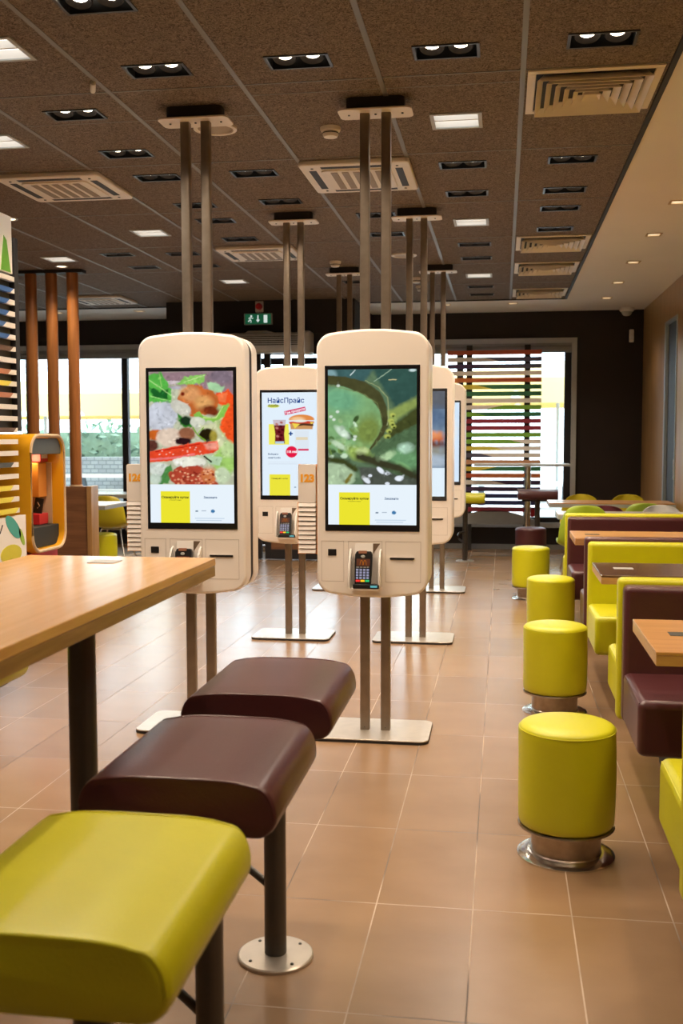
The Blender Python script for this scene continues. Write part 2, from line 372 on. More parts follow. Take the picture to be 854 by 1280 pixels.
# entrance vestibule
struct('wall_vestibule', B(-3.72, -1.60, 11.4, 12.95, 2.50, CZ), M['blackm'], smooth=False)
bm = new()
box(bm, -3.72, -3.64, 11.42, 12.95, 0, .35); box(bm, -1.68, -1.60, 11.42, 12.95, 0, .35)
for x, y in ((-3.68, 11.46), (-3.68, 12.2), (-1.64, 11.46), (-1.64, 12.2)): box(bm, x-.035, x+.035, y-.035, y+.035, 0, 2.5)
box(bm, -3.72, -1.6, 11.42, 11.50, 2.36, 2.5)
struct('door_1_frame', bm, M['blackm'], smooth=False)
for nme, x0, x1, y in (('door_1', -3.6, -2.66, 11.46), ('door_1', -2.62, -1.68, 11.46), ('door_2', -3.5, -2.66, 13.0), ('door_2', -2.62, -1.75, 13.0)):
    bm = new()
    box(bm, x0, x0+.07, y-.03, y+.03, .01, 2.36); box(bm, x1-.07, x1, y-.03, y+.03, .01, 2.36)
    box(bm, x0+.07, x1-.07, y-.03, y+.03, 2.28, 2.36); box(bm, x0+.07, x1-.07, y-.03, y+.03, .01, .12)
    d = struct(nme, bm, M['blackm'], smooth=False, bevel=.004)
    finish('kick_panel', B(x0+.07, x1-.07, y-.02, y+.02, .12, .55), M['hwood'], d)
    finish('pane', B(x0+.07, x1-.07, y-.004, y+.004, .55, 2.28), M['glass'], d)
    hb = new(); hx = x1-.05 if x1 < -2.64 else x0+.05
    tube(hb, [(hx, y-.09, .42), (hx, y-.09, 1.5)], .014); tube(hb, [(hx, y-.09, .5), (hx, y-.02, .5)], .008); tube(hb, [(hx, y-.09, 1.4), (hx, y-.02, 1.4)], .008)
    finish('door_handle', hb, M['chrome'], d)
# exit sign, alarm and air curtain on the vestibule
ex = thing('exit_sign', 'green emergency exit sign with running man on black header', 'sign', (-2.665, 11.4, 2.665))
finish('sign_case', B(-.16, .16, -.035, 0, -.062, .062), M['lgrey'], ex, bevel=.006)
finish('sign_face', B(-.145, .145, -.039, -.035, -.055, .055), mat('exit_green', (.01, .12, .06), .4, emis=(.01, .13, .06), es=.5), ex)
mw = emit('sign_white', (.8, .9, .85), .8)
bm = new()
lathe(bm, [(0, -.003), (.010, -.003), (.010, .003), (0, .003)], 16)
for v in bm.verts: v.co = Vector((v.co.x-.075, v.co.z-.040, v.co.y+.032))
tube(bm, [(-.078, -.041, .018), (-.088, -.041, -.008), (-.074, -.041, -.022), (-.082, -.041, -.04)], .005, 6)
tube(bm, [(-.088, -.041, -.008), (-.10, -.041, -.022), (-.112, -.041, -.026)], .005, 6)
tube(bm, [(-.078, -.041, .016), (-.06, -.041, .006), (-.054, -.041, .014)], .004, 6)
tube(bm, [(-.078, -.041, .016), (-.098, -.041, .012), (-.102, -.041, -.002)], .004, 6)
finish('running_man', bm, mw, ex)
bm = new(); box(bm, -.006, .006, -.042, -.039, -.01, .04); prism(bm, [(-.022, -.008), (.022, -.008), (0, -.036)], 'Y', -.042, -.039); finish('arrow', bm, mw, ex)
finish('door_mark', B(.065, .105, -.042, -.039, -.042, .042), mw, ex)
al = thing('fire_alarm', 'red fire alarm sounder above the exit sign', 'alarm', (-2.655, 11.4, 2.80))
finish('alarm_base', B(-.045, .045, -.02, 0, -.06, .06), M['white'], al, bevel=.006)
bm = new(); lathe(bm, [(0, .05), (.03, .045), (.038, .02), (.038, 0), (0, 0)], 24)
for v in bm.verts: v.co = Vector((v.co.x, -.02-v.co.z, v.co.y))
finish('sounder', bm, M['red'], al)
ac = thing('air_curtain', 'long pale air curtain unit mounted over the entrance doors', 'air curtain', (-2.45, 11.38, 2.39))
bm = new(); prism(bm, rrect(-.22, 0, -.11, .11, .05), 'X', -.62, .40); finish('casing', bm, M['lgrey'], ac)
bm = new()
for i in range(5): box(bm, -.58, .36, -.225, -.215, -.03+i*.022, -.02+i*.022)
finish('grille', bm, M['dgrey'], ac)
finish('end_cap', B(-.66, -.56, -.235, .0, -.13, .12), M['lgrey'], ac, bevel=.03)
finish('end_cap', B(.32, .41, -.235, .0, -.13, .12), M['lgrey'], ac, bevel=.03)
bm = new(); tube(bm, [(-.35, -.1, .10), (-.3, -.12, .125), (-.1, -.12, .125), (.0, -.1, .10)], .012, 8); finish('cable', bm, M['white'], ac)

# coloured slat screen in the right window
ss = thing('slat_screen', 'screen of horizontal colourful slats in front of the far right window', 'screen', (0, 12.72, 0))
CLR = {'w': (.55, .52, .48), 'r': (.35, .06, .02), 'p': (.05, .025, .08), 'g': (.14, .32, .03), 'd': (.02, .12, .05), 'm': (.20, .012, .03), 'b': (.02, .03, .14), 'k': (.06, .06, .10), 'y': (.5, .42, .05), 'o': (.45, .13, .03), 't': (.42, .22, .12)}
CM = {k_: mat('slat_'+k_, tuple(min(.9, c*1.5+.01) for c in v), .45) for k_, v in CLR.items()}
seq = 'rr wk pk ww or yd dd ww wg gd mm mm gg gw yw kw tt yd ro wp pp bb mb mm'.split()
zs0, zs1 = 2.37, .50
for i, sc in enumerate(seq):
    z = zs0-(zs0-zs1)*i/(len(seq)-1); a, c = sc[0], sc[1]
    bm = new(); h = .026; xa, xb = -.66, .45; xm = xa+(xb-xa)*random.uniform(.3, .75); tl = random.choice((-.1, .0, .12))
    prism(bm, [(xa, z-h), (xm-tl, z-h), (xm+tl, z+h), (xa, z+h)], 'Y', -.012, .012, 0)
    prism(bm, [(xm-tl, z-h), (xb, z-h), (xb, z+h), (xm+tl, z+h)], 'Y', -.012, .012, 1)
    finish('slat', bm, [CM[a], CM[c]], ss, smooth=False)
for x in (-.40, .285): finish('upright', B(x-.035, x+.035, .012, .05, 0.0, 2.46), M['blackm'], ss)
bm = new(); prism(bm, [(-.66+1.1*t/12, .36+.13*math.sin(PI*t/12)) for t in range(13)]+[(.44, .32), (-.66, .32)], 'Y', -.012, .012)
finish('arc_board', bm, M['grey'], ss)
bm = new(); lathe(bm, [(0, -.01), (.045, -.01), (.045, .01), (0, .01)], 24)
for v in bm.verts: v.co = Vector((v.co.x+.36, v.co.z-.02, v.co.y+.46))
finish('red_disc', bm, M['red'], ss)
# security details on the right corner
pr = thing('motion_sensor', 'small white motion sensor on the dark wall at the right corner', 'sensor', (1.5, 12.95, 2.56))
bm = new(); prism(bm, [(-.03, 0), (.03, 0), (.022, -.05), (-.022, -.05)], 'Z', -.075, .075); finish('sensor_body', bm, M['white'], pr, bevel=.01)
bm = new(); lathe(bm, [(0, -.02), (.02, -.015), (.026, 0), (.02, .015), (0, .02)], 16)
for v in bm.verts: v.co = Vector((v.co.x, v.co.z-.045, v.co.y-.02))
finish('sensor_lens', bm, M['white_plastic'], pr)
cm_ = thing('dome_camera', 'white dome camera under the ceiling in the right far corner', 'camera', (1.42, 12.75, CZ))
bm = new(); lathe(bm, [(0, 0), (.085, 0), (.085, -.03), (.07, -.045), (0, -.045)], 32); finish('camera_base', bm, M['white'], cm_)
bm = new(); lathe(bm, [(.06, -.045), (.055, -.07), (.035, -.09), (0, -.098)], 32); finish('camera_dome', bm, M['lgrey'], cm_)

# ------------------------------------------------------------------ outside
struct('ground', B(-30, 20, 13.15, 60, -.2, -.05), mat('outside_paving', (.42, .42, .42), .8, noise=.1, nscale=1), smooth=False)
def brickm():
    m = mat('block_wall', (.34, .36, .38), .8); nt = m.node_tree; b = nt.nodes['Principled BSDF']
    br = nt.nodes.new('ShaderNodeTexBrick'); br.inputs['Scale'].default_value = 3.2; br.inputs['Color1'].default_value = (.42, .46, .49, 1); br.inputs['Color2'].default_value = (.34, .37, .40, 1)
    br.inputs['Mortar'].default_value = (.22, .25, .28, 1); br.inputs['Mortar Size'].default_value = .03
    tc = nt.nodes.new('ShaderNodeTexCoord'); mp = nt.nodes.new('ShaderNodeMapping'); mp.inputs['Rotation'].default_value = (PI/2, 0, 0)
    nt.links.new(tc.outputs['Object'], mp.inputs[0]); nt.links.new(mp.outputs[0], br.inputs['Vector']); nt.links.new(br.outputs[0], b.inputs['Base Color']); return m
gw = finish('garden_wall', B(-14, -2, 19, 19.3, -.05, 1.0), brickm(), smooth=False); tag(gw, 'pale concrete block wall outside behind the left window', 'wall')
bm = new()
for i in range(1500):
    x = random.uniform(-9.6, -5.2); y = random.uniform(19.6, 20.4); z = random.uniform(-.04, 1.6+.15*math.sin(x*3)); r = random.uniform(.05, .11)
    q = Matrix.Rotation(random.uniform(0, 6), 3, Vector((random.random(), random.random(), random.random())).normalized())
    vs = [bm.verts.new(Vector((x, y, z))+q @ Vector(p)*r) for p in ((-1, 0, 0), (0, -.5, 0), (1, 0, 0), (0, .5, .2))]
    bm.faces.new(vs)
box(bm, -9.5, -5.3, 19.85, 20.2, -.05, 1.48)
hd = finish('hedge', bm, mat('hedge_leaves', (.2, .30, .22), .6, noise=.2), smooth=False)
hd['kind'] = 'stuff'; tag(hd, 'green hedge growing behind the block wall outside', 'hedge')
def awn():
    m = mat('yellow_awning', (.95, .76, .32), .7); nt = m.node_tree; b = nt.nodes['Principled BSDF']
    v = nt.nodes.new('ShaderNodeTexVoronoi'); v.inputs['Scale'].default_value = 2.2; r = nt.nodes.new('ShaderNodeValToRGB')
    r.color_ramp.elements[0].color = (1, .95, .8, 1); r.color_ramp.elements[1].color = (.85, .62, .22, 1); r.color_ramp.elements[0].position = .16; r.color_ramp.elements[1].position = .2
    tc = nt.nodes.new('ShaderNodeTexCoord'); nt.links.new(tc.outputs['Object'], v.inputs[0]); nt.links.new(v.outputs['Distance'], r.inputs[0]); nt.links.new(r.outputs[0], b.inputs['Base Color']); return m
ym = awn()
def parasol(x, y, label, w=5.2, zs=1.0):
    t = thing('garden_parasol', label, 'parasol', (x, y, -.05)); t.scale = (1, 1, zs)
    bm = new(); vs = [bm.verts.new(p) for p in ((-w/2, -1.6, 2.05), (w/2, -1.6, 2.05), (w/2, 1.6, 2.05), (-w/2, 1.6, 2.05))]; ap = bm.verts.new((0, 0, 2.36))
    lo = [bm.verts.new(v.co-Vector((0, 0, .34))) for v in vs]
    for i in range(4): bm.faces.new((vs[i], vs[(i+1) % 4], ap)); bm.faces.new((lo[i], lo[(i+1) % 4], vs[(i+1) % 4], vs[i]))
    finish('canopy', bm, ym, t, smooth=False, solid=.01)
    bm = new(); tube(bm, [(0, 0, 0), (0, 0, 2.32)], .03); finish('pole', bm, M['lgrey'], t)
    bm = new(); lathe(bm, [(0, 0), (.3, 0), (.3, .08), (.05, .1), (0, .1)], 24); finish('base', bm, M['grey'], t)
parasol(-7.9, 17.4, 'yellow dotted parasol outside the left window, nearer the slat wall', 5.2, 1.03)
parasol(-2.9, 25, 'yellow dotted parasol outside behind the entrance doors', 4)
parasol(.9, 17.8, 'yellow dotted parasol outside the right window', 4.6, 1.13)
def picnic(x, y, label):
    t = thing('picnic_table', label, 'picnic table', (x, y, -.05))
    m = mat('picnic_grey', (.13, .16, .18), .7)
    bm = new()
    for i in range(5): box(bm, -.9, .9, -.37+i*.15, -.24+i*.15, .72, .76)
    finish('tabletop', bm, M['white'], t)
    for s in (-1, 1):
        bm = new(); box(bm, -.9, .9, s*.72-.14, s*.72+.14, .42, .46); finish('bench_seat', bm, M['white'], t)
        bm = new()
        for yy in (-1, 1): prism(bm, [(yy*.5-.05, 0), (yy*.5+.05, 0), (yy*.12+.05, .72), (yy*.12-.05, .72)], 'X', s*.6-.04, s*.6+.04)
        box(bm, s*.6-.04, s*.6+.04, -.8, .8, .34, .42); finish('leg', bm, m, t)
picnic(-6.9, 17.9, 'picnic table outside the left window in front of block wall'); 
picnic(.3, 15.4, 'picnic table outside the right window behind the slats')
picnic(-3.6, 16.2, 'picnic table outside behind the wide kiosk pair')

# ------------------------------------------------------------------ ceiling equipment
def colname(x):
    t = [(.36, 'column beside the white soffit'), (-.23, 'second column from the soffit'), (-.82, 'third column from the soffit'), (-1.41, 'fourth column from the soffit'),
         (-1.98, 'fifth column from the soffit'), (-2.6, 'sixth column from the soffit'), (-3.14, 'seventh column from the soffit'), (-3.7, 'eighth column from the soffit')]
    return min(t, key=lambda q: abs(q[0]-x))[1]
ORD = ['nearest', 'second nearest', 'third nearest', 'fourth nearest', 'fifth nearest', 'sixth nearest', 'farthest']
def shell_box(bm, hx, hy, d, t=.004):
    box(bm, -hx-t, hx+t, -hy-t, hy+t, d, d+t)
    for a in ((-hx-t, -hx, -hy-t, hy+t), (hx, hx+t, -hy-t, hy+t), (-hx, hx, -hy-t, -hy), (-hx, hx, hy, hy+t)): box(bm, a[0], a[1], a[2], a[3], 0, d)
t = thing('twin_spotlight', '', 'ceiling light', (twins[0][0], twins[0][1], CZ))
bm = new(); ring_frame(bm, -tw-.010, tw+.010, -td-.010, td+.010, .012, -.005, .0); finish('frame', bm, M['black'], t, smooth=False)
bm = new(); shell_box(bm, tw, td, .055); finish('housing', bm, M['black'], t, smooth=False)
for s in (-1, 1):
    bm = new(); lathe(bm, [(.030, .0), (.047, -.012), (.050, -.008), (.046, .012), (0.03, .02)], 28); ring = finish('lamp_ring', bm, M['blackm'], t, loc=(s*.056, -.006, .022), rot=(math.radians(-16), 0, 0))
    bm = new(); lathe(bm, [(0, .004), (.031, .004), (.031, .010), (0, .010)], 24); finish('bulb', bm, M['bulb'], ring)
twin0 = t; groups = {}
for x, y in twins: groups.setdefault(colname(x), []).append((x, y))
first = True
for cn, L in groups.items():
    L.sort(key=lambda p: p[1])
    for i, (x, y) in enumerate(L):
        o_ = ORD[i] if i < len(L)-1 else 'farthest'
        lab = '%s black twin spotlight recessed in the %s' % (o_, cn)
        if first: t.location = (x, y, CZ); t['label'] = lab; t['group'] = 'recessed twin spotlights'; first = False
        else: dup(twin0, (x, y, CZ), lab, group='recessed twin spotlights')
        spot((x, y, CZ-.012))
sqt = thing('ceiling_panel_light', '', 'ceiling light', (0, 0, CZ), group='square ceiling panel lights')
bm = new(); ring_frame(bm, -sq-.016, sq+.016, -sq-.016, sq+.016, .018, -.006, 0); finish('frame', bm, M['lgrey'], sqt, smooth=False)
bm = new(); shell_box(bm, sq, sq, .05); finish('housing', bm, M['white'], sqt, smooth=False)
bm = new(); box(bm, -sq, sq, -sq, sq, .035, .04); finish('diffuser', bm, M['lightpanel'], sqt, smooth=False)
bm = new(); box(bm, -sq, sq, -.006, .006, .0, .03); finish('crossbar', bm, M['white'], sqt, smooth=False)
sn = ['lit square ceiling light between kiosk posts and the large vent', 'second lit square ceiling light in line behind the near one', 'farthest lit square ceiling light of the right-hand line',
      'lit square ceiling light behind the left air cassette', 'small lit square ceiling light seen between the left kiosk posts and exit sign', 'lit square ceiling light at the upper left edge', 'lit square ceiling light at the left edge over the air cassette', 'lit square ceiling light above the wooden columns']
for i, (x, y) in enumerate(squares):
    if i == 0: sqt.location = (x, y, CZ); sqt['label'] = sn[0]
    else: dup(sqt, (x, y, CZ), sn[i])
    spot((x, y, CZ-.01), power=SPOT_W*1.1, size=150, color=(1, .92, .8), r=.09)
# small square downlights in the soffit
dt = thing('soffit_downlight', '', 'ceiling light', group='small square downlights in the white soffit')
bm = new(); ring_frame(bm, -ds-.012, ds+.012, -ds-.012, ds+.012, .014, -.005, 0); finish('frame', bm, M['tan'], dt, smooth=False)
bm = new(); shell_box(bm, ds, ds, .05); finish('housing', bm, M['white'], dt, smooth=False)
bm = new(); lathe(bm, [(0, .02), (.033, .02), (.033, .03), (0, .03)], 24); finish('bulb', bm, M['smallbulb'], dt)
first = True
for i, (x, y) in enumerate(dls):
    if x == 1.1:
        lab = 'small downlight in the soffit beside right wall, ' + ('out of view' if y < 7 else ORD[i-4])
        if y < 7: lab = None
    else: lab = {.1: 'small downlight in soffit above the slatted window', -.65: 'small downlight in soffit behind the middle kiosk posts', -4.28: 'small downlight in soffit above the left window, nearer the exit', -5.3: 'small downlight in soffit above the left window, behind the columns'}[x]
    if lab:
        if first: dt.location = (x, y, CZ); dt['label'] = lab; first = False
        else: dup(dt, (x, y, CZ), lab)
    spot((x, y, CZ-.01), power=SPOT_W*.5, size=110)
# air diffusers
def diffuser(x0, y0, sx, sy, label):
    t = thing('air_vent', label, 'air vent', (x0+sx/2, y0+sy/2, CZ), group='square louvred ceiling vents')
    bm = new(); ring_frame(bm, -sx/2, sx/2, -sy/2, sy/2, .035, -.008, 0); finish('frame', bm, M['ventw'], t, bevel=.003)
    finish('backing', B(-sx/2+.03, sx/2-.03, -sy/2+.03, sy/2-.03, -.0015, -.0005), M['blackm'], t, smooth=False)
    n = 6
    for i in range(n):
        a = (sx/2-.04)*(1-i/n); b = (sy/2-.04)*(1-i/n); a2 = a-.026*sx/.57; b2 = b-.026*sy/.57; z1 = -.004; z2 = -.034
        bm = new(); o_ = [bm.verts.new((s*a2, u*b2, z1)) for s, u in ((-1, -1), (1, -1), (1, 1), (-1, 1))]; q = [bm.verts.new((s*a, u*b, z2)) for s, u in ((-1, -1), (1, -1), (1, 1), (-1, 1))]
        for k_ in range(4): bm.faces.new((o_[k_], o_[(k_+1) % 4], q[(k_+1) % 4], q[k_]))
        finish('louver', bm, M['ventw'], t, smooth=False, solid=.0025)
    finish('centre_plate', B(-.035*sx/.57, .035*sx/.57, -.035*sy/.57, .035*sy/.57, -.012, -.006), M['ventw'], t)
diffuser(.09, 4.49, .55, .575, 'large square louvred vent beside the white soffit, nearest')
diffuser(.09, 8.11, .55, .575, 'square louvred vent beside the soffit, second from the camera')
diffuser(.09, 9.32, .55, .575, 'square louvred vent beside the soffit, third from the camera')
diffuser(.09, 10.95, .55, .575, 'square louvred vent beside the soffit, farthest')
def cassette(x0, y0, sx, sy, label, rz=0):
    t = thing('air_conditioner_cassette', label, 'air conditioner', (x0+sx/2, y0+sy/2, CZ), rz, group='ceiling air conditioner cassettes')
    hx, hy = sx/2, sy/2
    bm = new(); prism(bm, rrect(-hx, hx, -hy, hy, .03), 'Z', -.028, 0); finish('panel', bm, M['ventw'], t, bevel=.008)
    bm = new(); prism(bm, rrect(-hx+.11, hx-.11, -hy+.11, hy-.11, .03), 'Z', -.036, -.027); finish('grille_frame', bm, M['ventw'], t, bevel=.004)
    bm = new(); n = 5; w = (sx-.30)
    for i in range(n):
        xx = -w/2+w*(i+.5)/n
        box(bm, xx-w/n*.30, xx+w/n*.30, -hy+.14, hy-.14, -.0385, -.035)
    finish('grille', bm, mat('cassette_grille', (.30, .24, .18), .6), t)
    for a in ((-hx+.12, hx-.12, -hy+.045, -hy+.085), (-hx+.12, hx-.12, hy-.085, hy-.045), (-hx+.045, -hx+.085, -hy+.12, hy-.12), (hx-.085, hx-.045, -hy+.12, hy-.12)):
        finish('air_slot', B(a[0], a[1], a[2], a[3], -.0295, -.026), M['blackm'], t, smooth=False)
    bm = new()
    for s, u in ((-1, -1), (1, -1), (1, 1), (-1, 1)): lathe(bm, [(0, -.031), (.008, -.031), (.008, -.027), (0, -.027)], 10, s*(hx-.07), u*(hy-.07))
    finish('corner_cap', bm, M['dgrey'], t)
cassette(-1.12, 5.73, .61, .66, 'beige air conditioner cassette behind the front kiosk posts')
cassette(-2.89, 5.74, .62, .61, 'beige air conditioner cassette at the left, nearest')
cassette(-2.26, 8.15, .62, .58, 'beige air conditioner cassette between the two rows of kiosk posts')
cassette(-4.6, 10.7, .6, .58, 'beige air conditioner cassette far above the entrance side')
def speaker(x, y, label, r=.105):
    t = thing('ceiling_speaker', label, 'speaker', (x, y, CZ), group='round ceiling speakers')
    bm = new(); lathe(bm, [(r*.8, -.004), (r*.84, -.010), (r, -.008), (r, 0)], 40); finish('rim', bm, M['ventw'], t)
    bm = new(); lathe(bm, [(0, -.006), (r*.82, -.005), (r*.82, 0), (0, 0)], 40); finish('grille', bm, mat('speaker_grille', (.36, .29, .21), .6), t)
speaker(-1.395, 5.07, 'round speaker in the ceiling beside the left kiosk posts')
speaker(-.82, 8.78, 'round white speaker in the ceiling between far kiosk posts')
def detector(x, y, label, r=.05):
    t = thing('smoke_detector', label, 'smoke detector', (x, y, CZ), group='round smoke detectors')
    bm = new(); lathe(bm, [(0, 0), (r, 0), (r, -.012), (r*.9, -.02), (0, -.02)], 32); finish('base', bm, M['ventw'], t)
    bm = new(); lathe(bm, [(r*.7, -.018), (r*.78, -.034), (r*.66, -.046), (0, -.05)], 32); finish('cap', bm, M['ventw'], t)
    bm = new(); lathe(bm, [(r*.79, -.031), (r*.8, -.029), (r*.79, -.026)], 32); finish('slot_ring', bm, M['dgrey'], t)
detector(-.84, 5.15, 'round smoke detector on ceiling left of the front kiosk plate')
detector(-1.43, 9.0, 'small smoke detector on ceiling by the far left kiosk plate')
detector(-.82, 10.05, 'small smoke detector on ceiling behind the middle posts, nearer one')
detector(-.82, 10.6, 'small smoke detector on ceiling behind the middle posts, farther one')
cl = thing('ceiling_clip', 'small white clip hanging on the ceiling grid at upper left', 'clip', (-1.72, 4.33, CZ), rotz=.4)
bm = new(); tube(bm, [(0, 0, -.008), (0, .07, -.02)], .012, 12); finish('clip_body', bm, M['white'], cl)
bm = new(); tube(bm, [(0, 0, 0), (0, 0, -.012)], .005, 8); finish('clip_stem', bm, M['lgrey'], cl)

# ------------------------------------------------------------------ screen pictures (painted in numpy, shown by an emissive display)
def canvas(w, h, col):
    a = np.zeros((h, w, 3)); a[:] = srgb(*col); return a
class Pic:
    def __init__(s, w, h, col, fx, fy, sx, sy):
        s.a = canvas(w, h, col); s.w = w; s.h = h; s.X, s.Y = np.meshgrid((np.arange(w)+.5)/w*sx+fx, (np.arange(h)+.5)/h*sy+fy)
        rng = np.random.RandomState(3); s.rng = rng
        s.n1 = s.noise(6); s.n2 = s.noise(14); s.n3 = s.noise(30)
    def noise(s, k):
        g = s.rng.rand(k*2+2, k+2); yy = np.linspace(0, k*2, s.h); xx = np.linspace(0, k, s.w)
        y0 = yy.astype(int); x0 = xx.astype(int); fy = (yy-y0)[:, None]; fx = (xx-x0)[None]
        fy = fy*fy*(3-2*fy); fx = fx*fx*(3-2*fx)
        return (g[y0][:, x0]*(1-fy)*(1-fx)+g[y0+1][:, x0]*fy*(1-fx)+g[y0][:, x0+1]*(1-fy)*fx+g[y0+1][:, x0+1]*fy*fx)*2-1
    def mix(s, m, col): s.a = s.a*(1-m[..., None])+np.array(srgb(*col))*m[..., None]
    def ell(s, cx, cy, rx, ry, col, soft=.15, ang=0, rag=.12, al=1):
        c, q = math.cos(math.radians(ang)), math.sin(math.radians(ang)); dx = s.X-cx; dy = s.Y-cy
        d = np.sqrt(((dx*c+dy*q)/rx)**2+((-dx*q+dy*c)/ry)**2)+rag*s.n2+rag*.5*s.n3
        s.mix(np.clip((1-d)/soft+.5, 0, 1)*al, col)
    def poly(s, pts, col, soft=6, rag=5, al=1):
        ins = np.zeros_like(s.X, bool); D = np.full(s.X.shape, 1e9); n = len(pts); X = s.X+rag*s.n2; Y = s.Y+rag*s.n3
        for i in range(n):
            x1, y1 = pts[i]; x2, y2 = pts[(i+1) % n]
            ins ^= ((y1 > Y) != (y2 > Y)) & (X < (x2-x1)*(Y-y1)/((y2-y1) or 1e-9)+x1)
            L = (x2-x1)**2+(y2-y1)**2 or 1e-9; t = np.clip(((X-x1)*(x2-x1)+(Y-y1)*(y2-y1))/L, 0, 1)
            D = np.minimum(D, np.hypot(X-x1-t*(x2-x1), Y-y1-t*(y2-y1)))
        s.mix(np.clip(np.where(ins, D, -D)/soft+.5, 0, 1)*al, col)
    def line(s, pts, w, col, soft=4, rag=3, al=1):
        D = np.full(s.X.shape, 1e9); X = s.X+rag*s.n2; Y = s.Y+rag*s.n3
        for i in range(len(pts)-1):
            x1, y1 = pts[i][:2]; x2, y2 = pts[i+1][:2]; w1 = pts[i][2] if len(pts[i]) > 2 else w; w2 = pts[i+1][2] if len(pts[i+1]) > 2 else w
            L = (x2-x1)**2+(y2-y1)**2 or 1e-9; t = np.clip(((X-x1)*(x2-x1)+(Y-y1)*(y2-y1))/L, 0, 1)
            D = np.minimum(D, np.hypot(X-x1-t*(x2-x1), Y-y1-t*(y2-y1))-(w1+(w2-w1)*t)/2)
        s.mix(np.clip(-D/soft+.5, 0, 1)*al, col)
    def rect(s, x0, x1, y0, y1, col, al=1): s.mix(((s.X > x0) & (s.X < x1) & (s.Y > y0) & (s.Y < y1))*float(al), col)
    def texture(s, n, x0, x1, y0, y1, r=(5, 16), al=.55):
        for i in range(n):
            cx, cy = random.uniform(x0, x1), random.uniform(y0, y1)
            j = int(np.clip(np.argmin(abs(s.X[0]-cx)), 0, s.w-1)); k = int(np.clip(np.argmin(abs(s.Y[:, 0]-cy)), 0, s.h-1))
            c = s.a[k, j]*random.choice((.62, .8, 1.25, 1.5)); c = np.clip(c, 0, 1); rx = random.uniform(*r); ry = rx*random.uniform(.25, .8); an = random.uniform(0, PI)
            dx = s.X-cx; dy = s.Y-cy; q, w = math.cos(an), math.sin(an)
            d = np.sqrt(((dx*q+dy*w)/rx)**2+((-dx*w+dy*q)/ry)**2)+.2*s.n3; m = np.clip((1-d)/.6+.5, 0, 1)[..., None]*al
            s.a = s.a*(1-m)+c*m
    def grain(s, n, k): s.a = np.clip(s.a*(1+k*n[..., None]), 0, 1)
def lower_panel(p, y0, y1, x0, x1):
    p.rect(x0-5, x1+5, y0, y1+9, (232, 243, 252))
    p.rect(x0+.125*(x1-x0), x0+.475*(x1-x0), y0+.185*(y1-y0), y1+9, (236, 228, 48))
    w = x1-x0; h = y1-y0
    p.rect(x0+.53*w, x0+.93*w, y0+.56*h, y0+.565*h, (205, 215, 230))
    p.ell(x0+.745*w, y0+.685*h, .024*w, .045*h, (60, 120, 170), rag=0)
    p.ell(x0+.555*w, y0+.69*h, .018*w, .02*h, (110, 130, 150), rag=0)
    p.rect(x0+.61*w, x0+.67*w, y0+.675*h, y0+.69*h, (150, 165, 185)); p.rect(x0+.79*w, x0+.84*w, y0+.68*h, y0+.69*h, (180, 200, 210))
    p.rect(x0+.53*w, x0+.88*w, y0+.86*h, y0+.872*h, (185, 205, 225)); p.rect(x0+.55*w, x0+.85*w, y0+.915*h, y0+.925*h, (185, 205, 225))
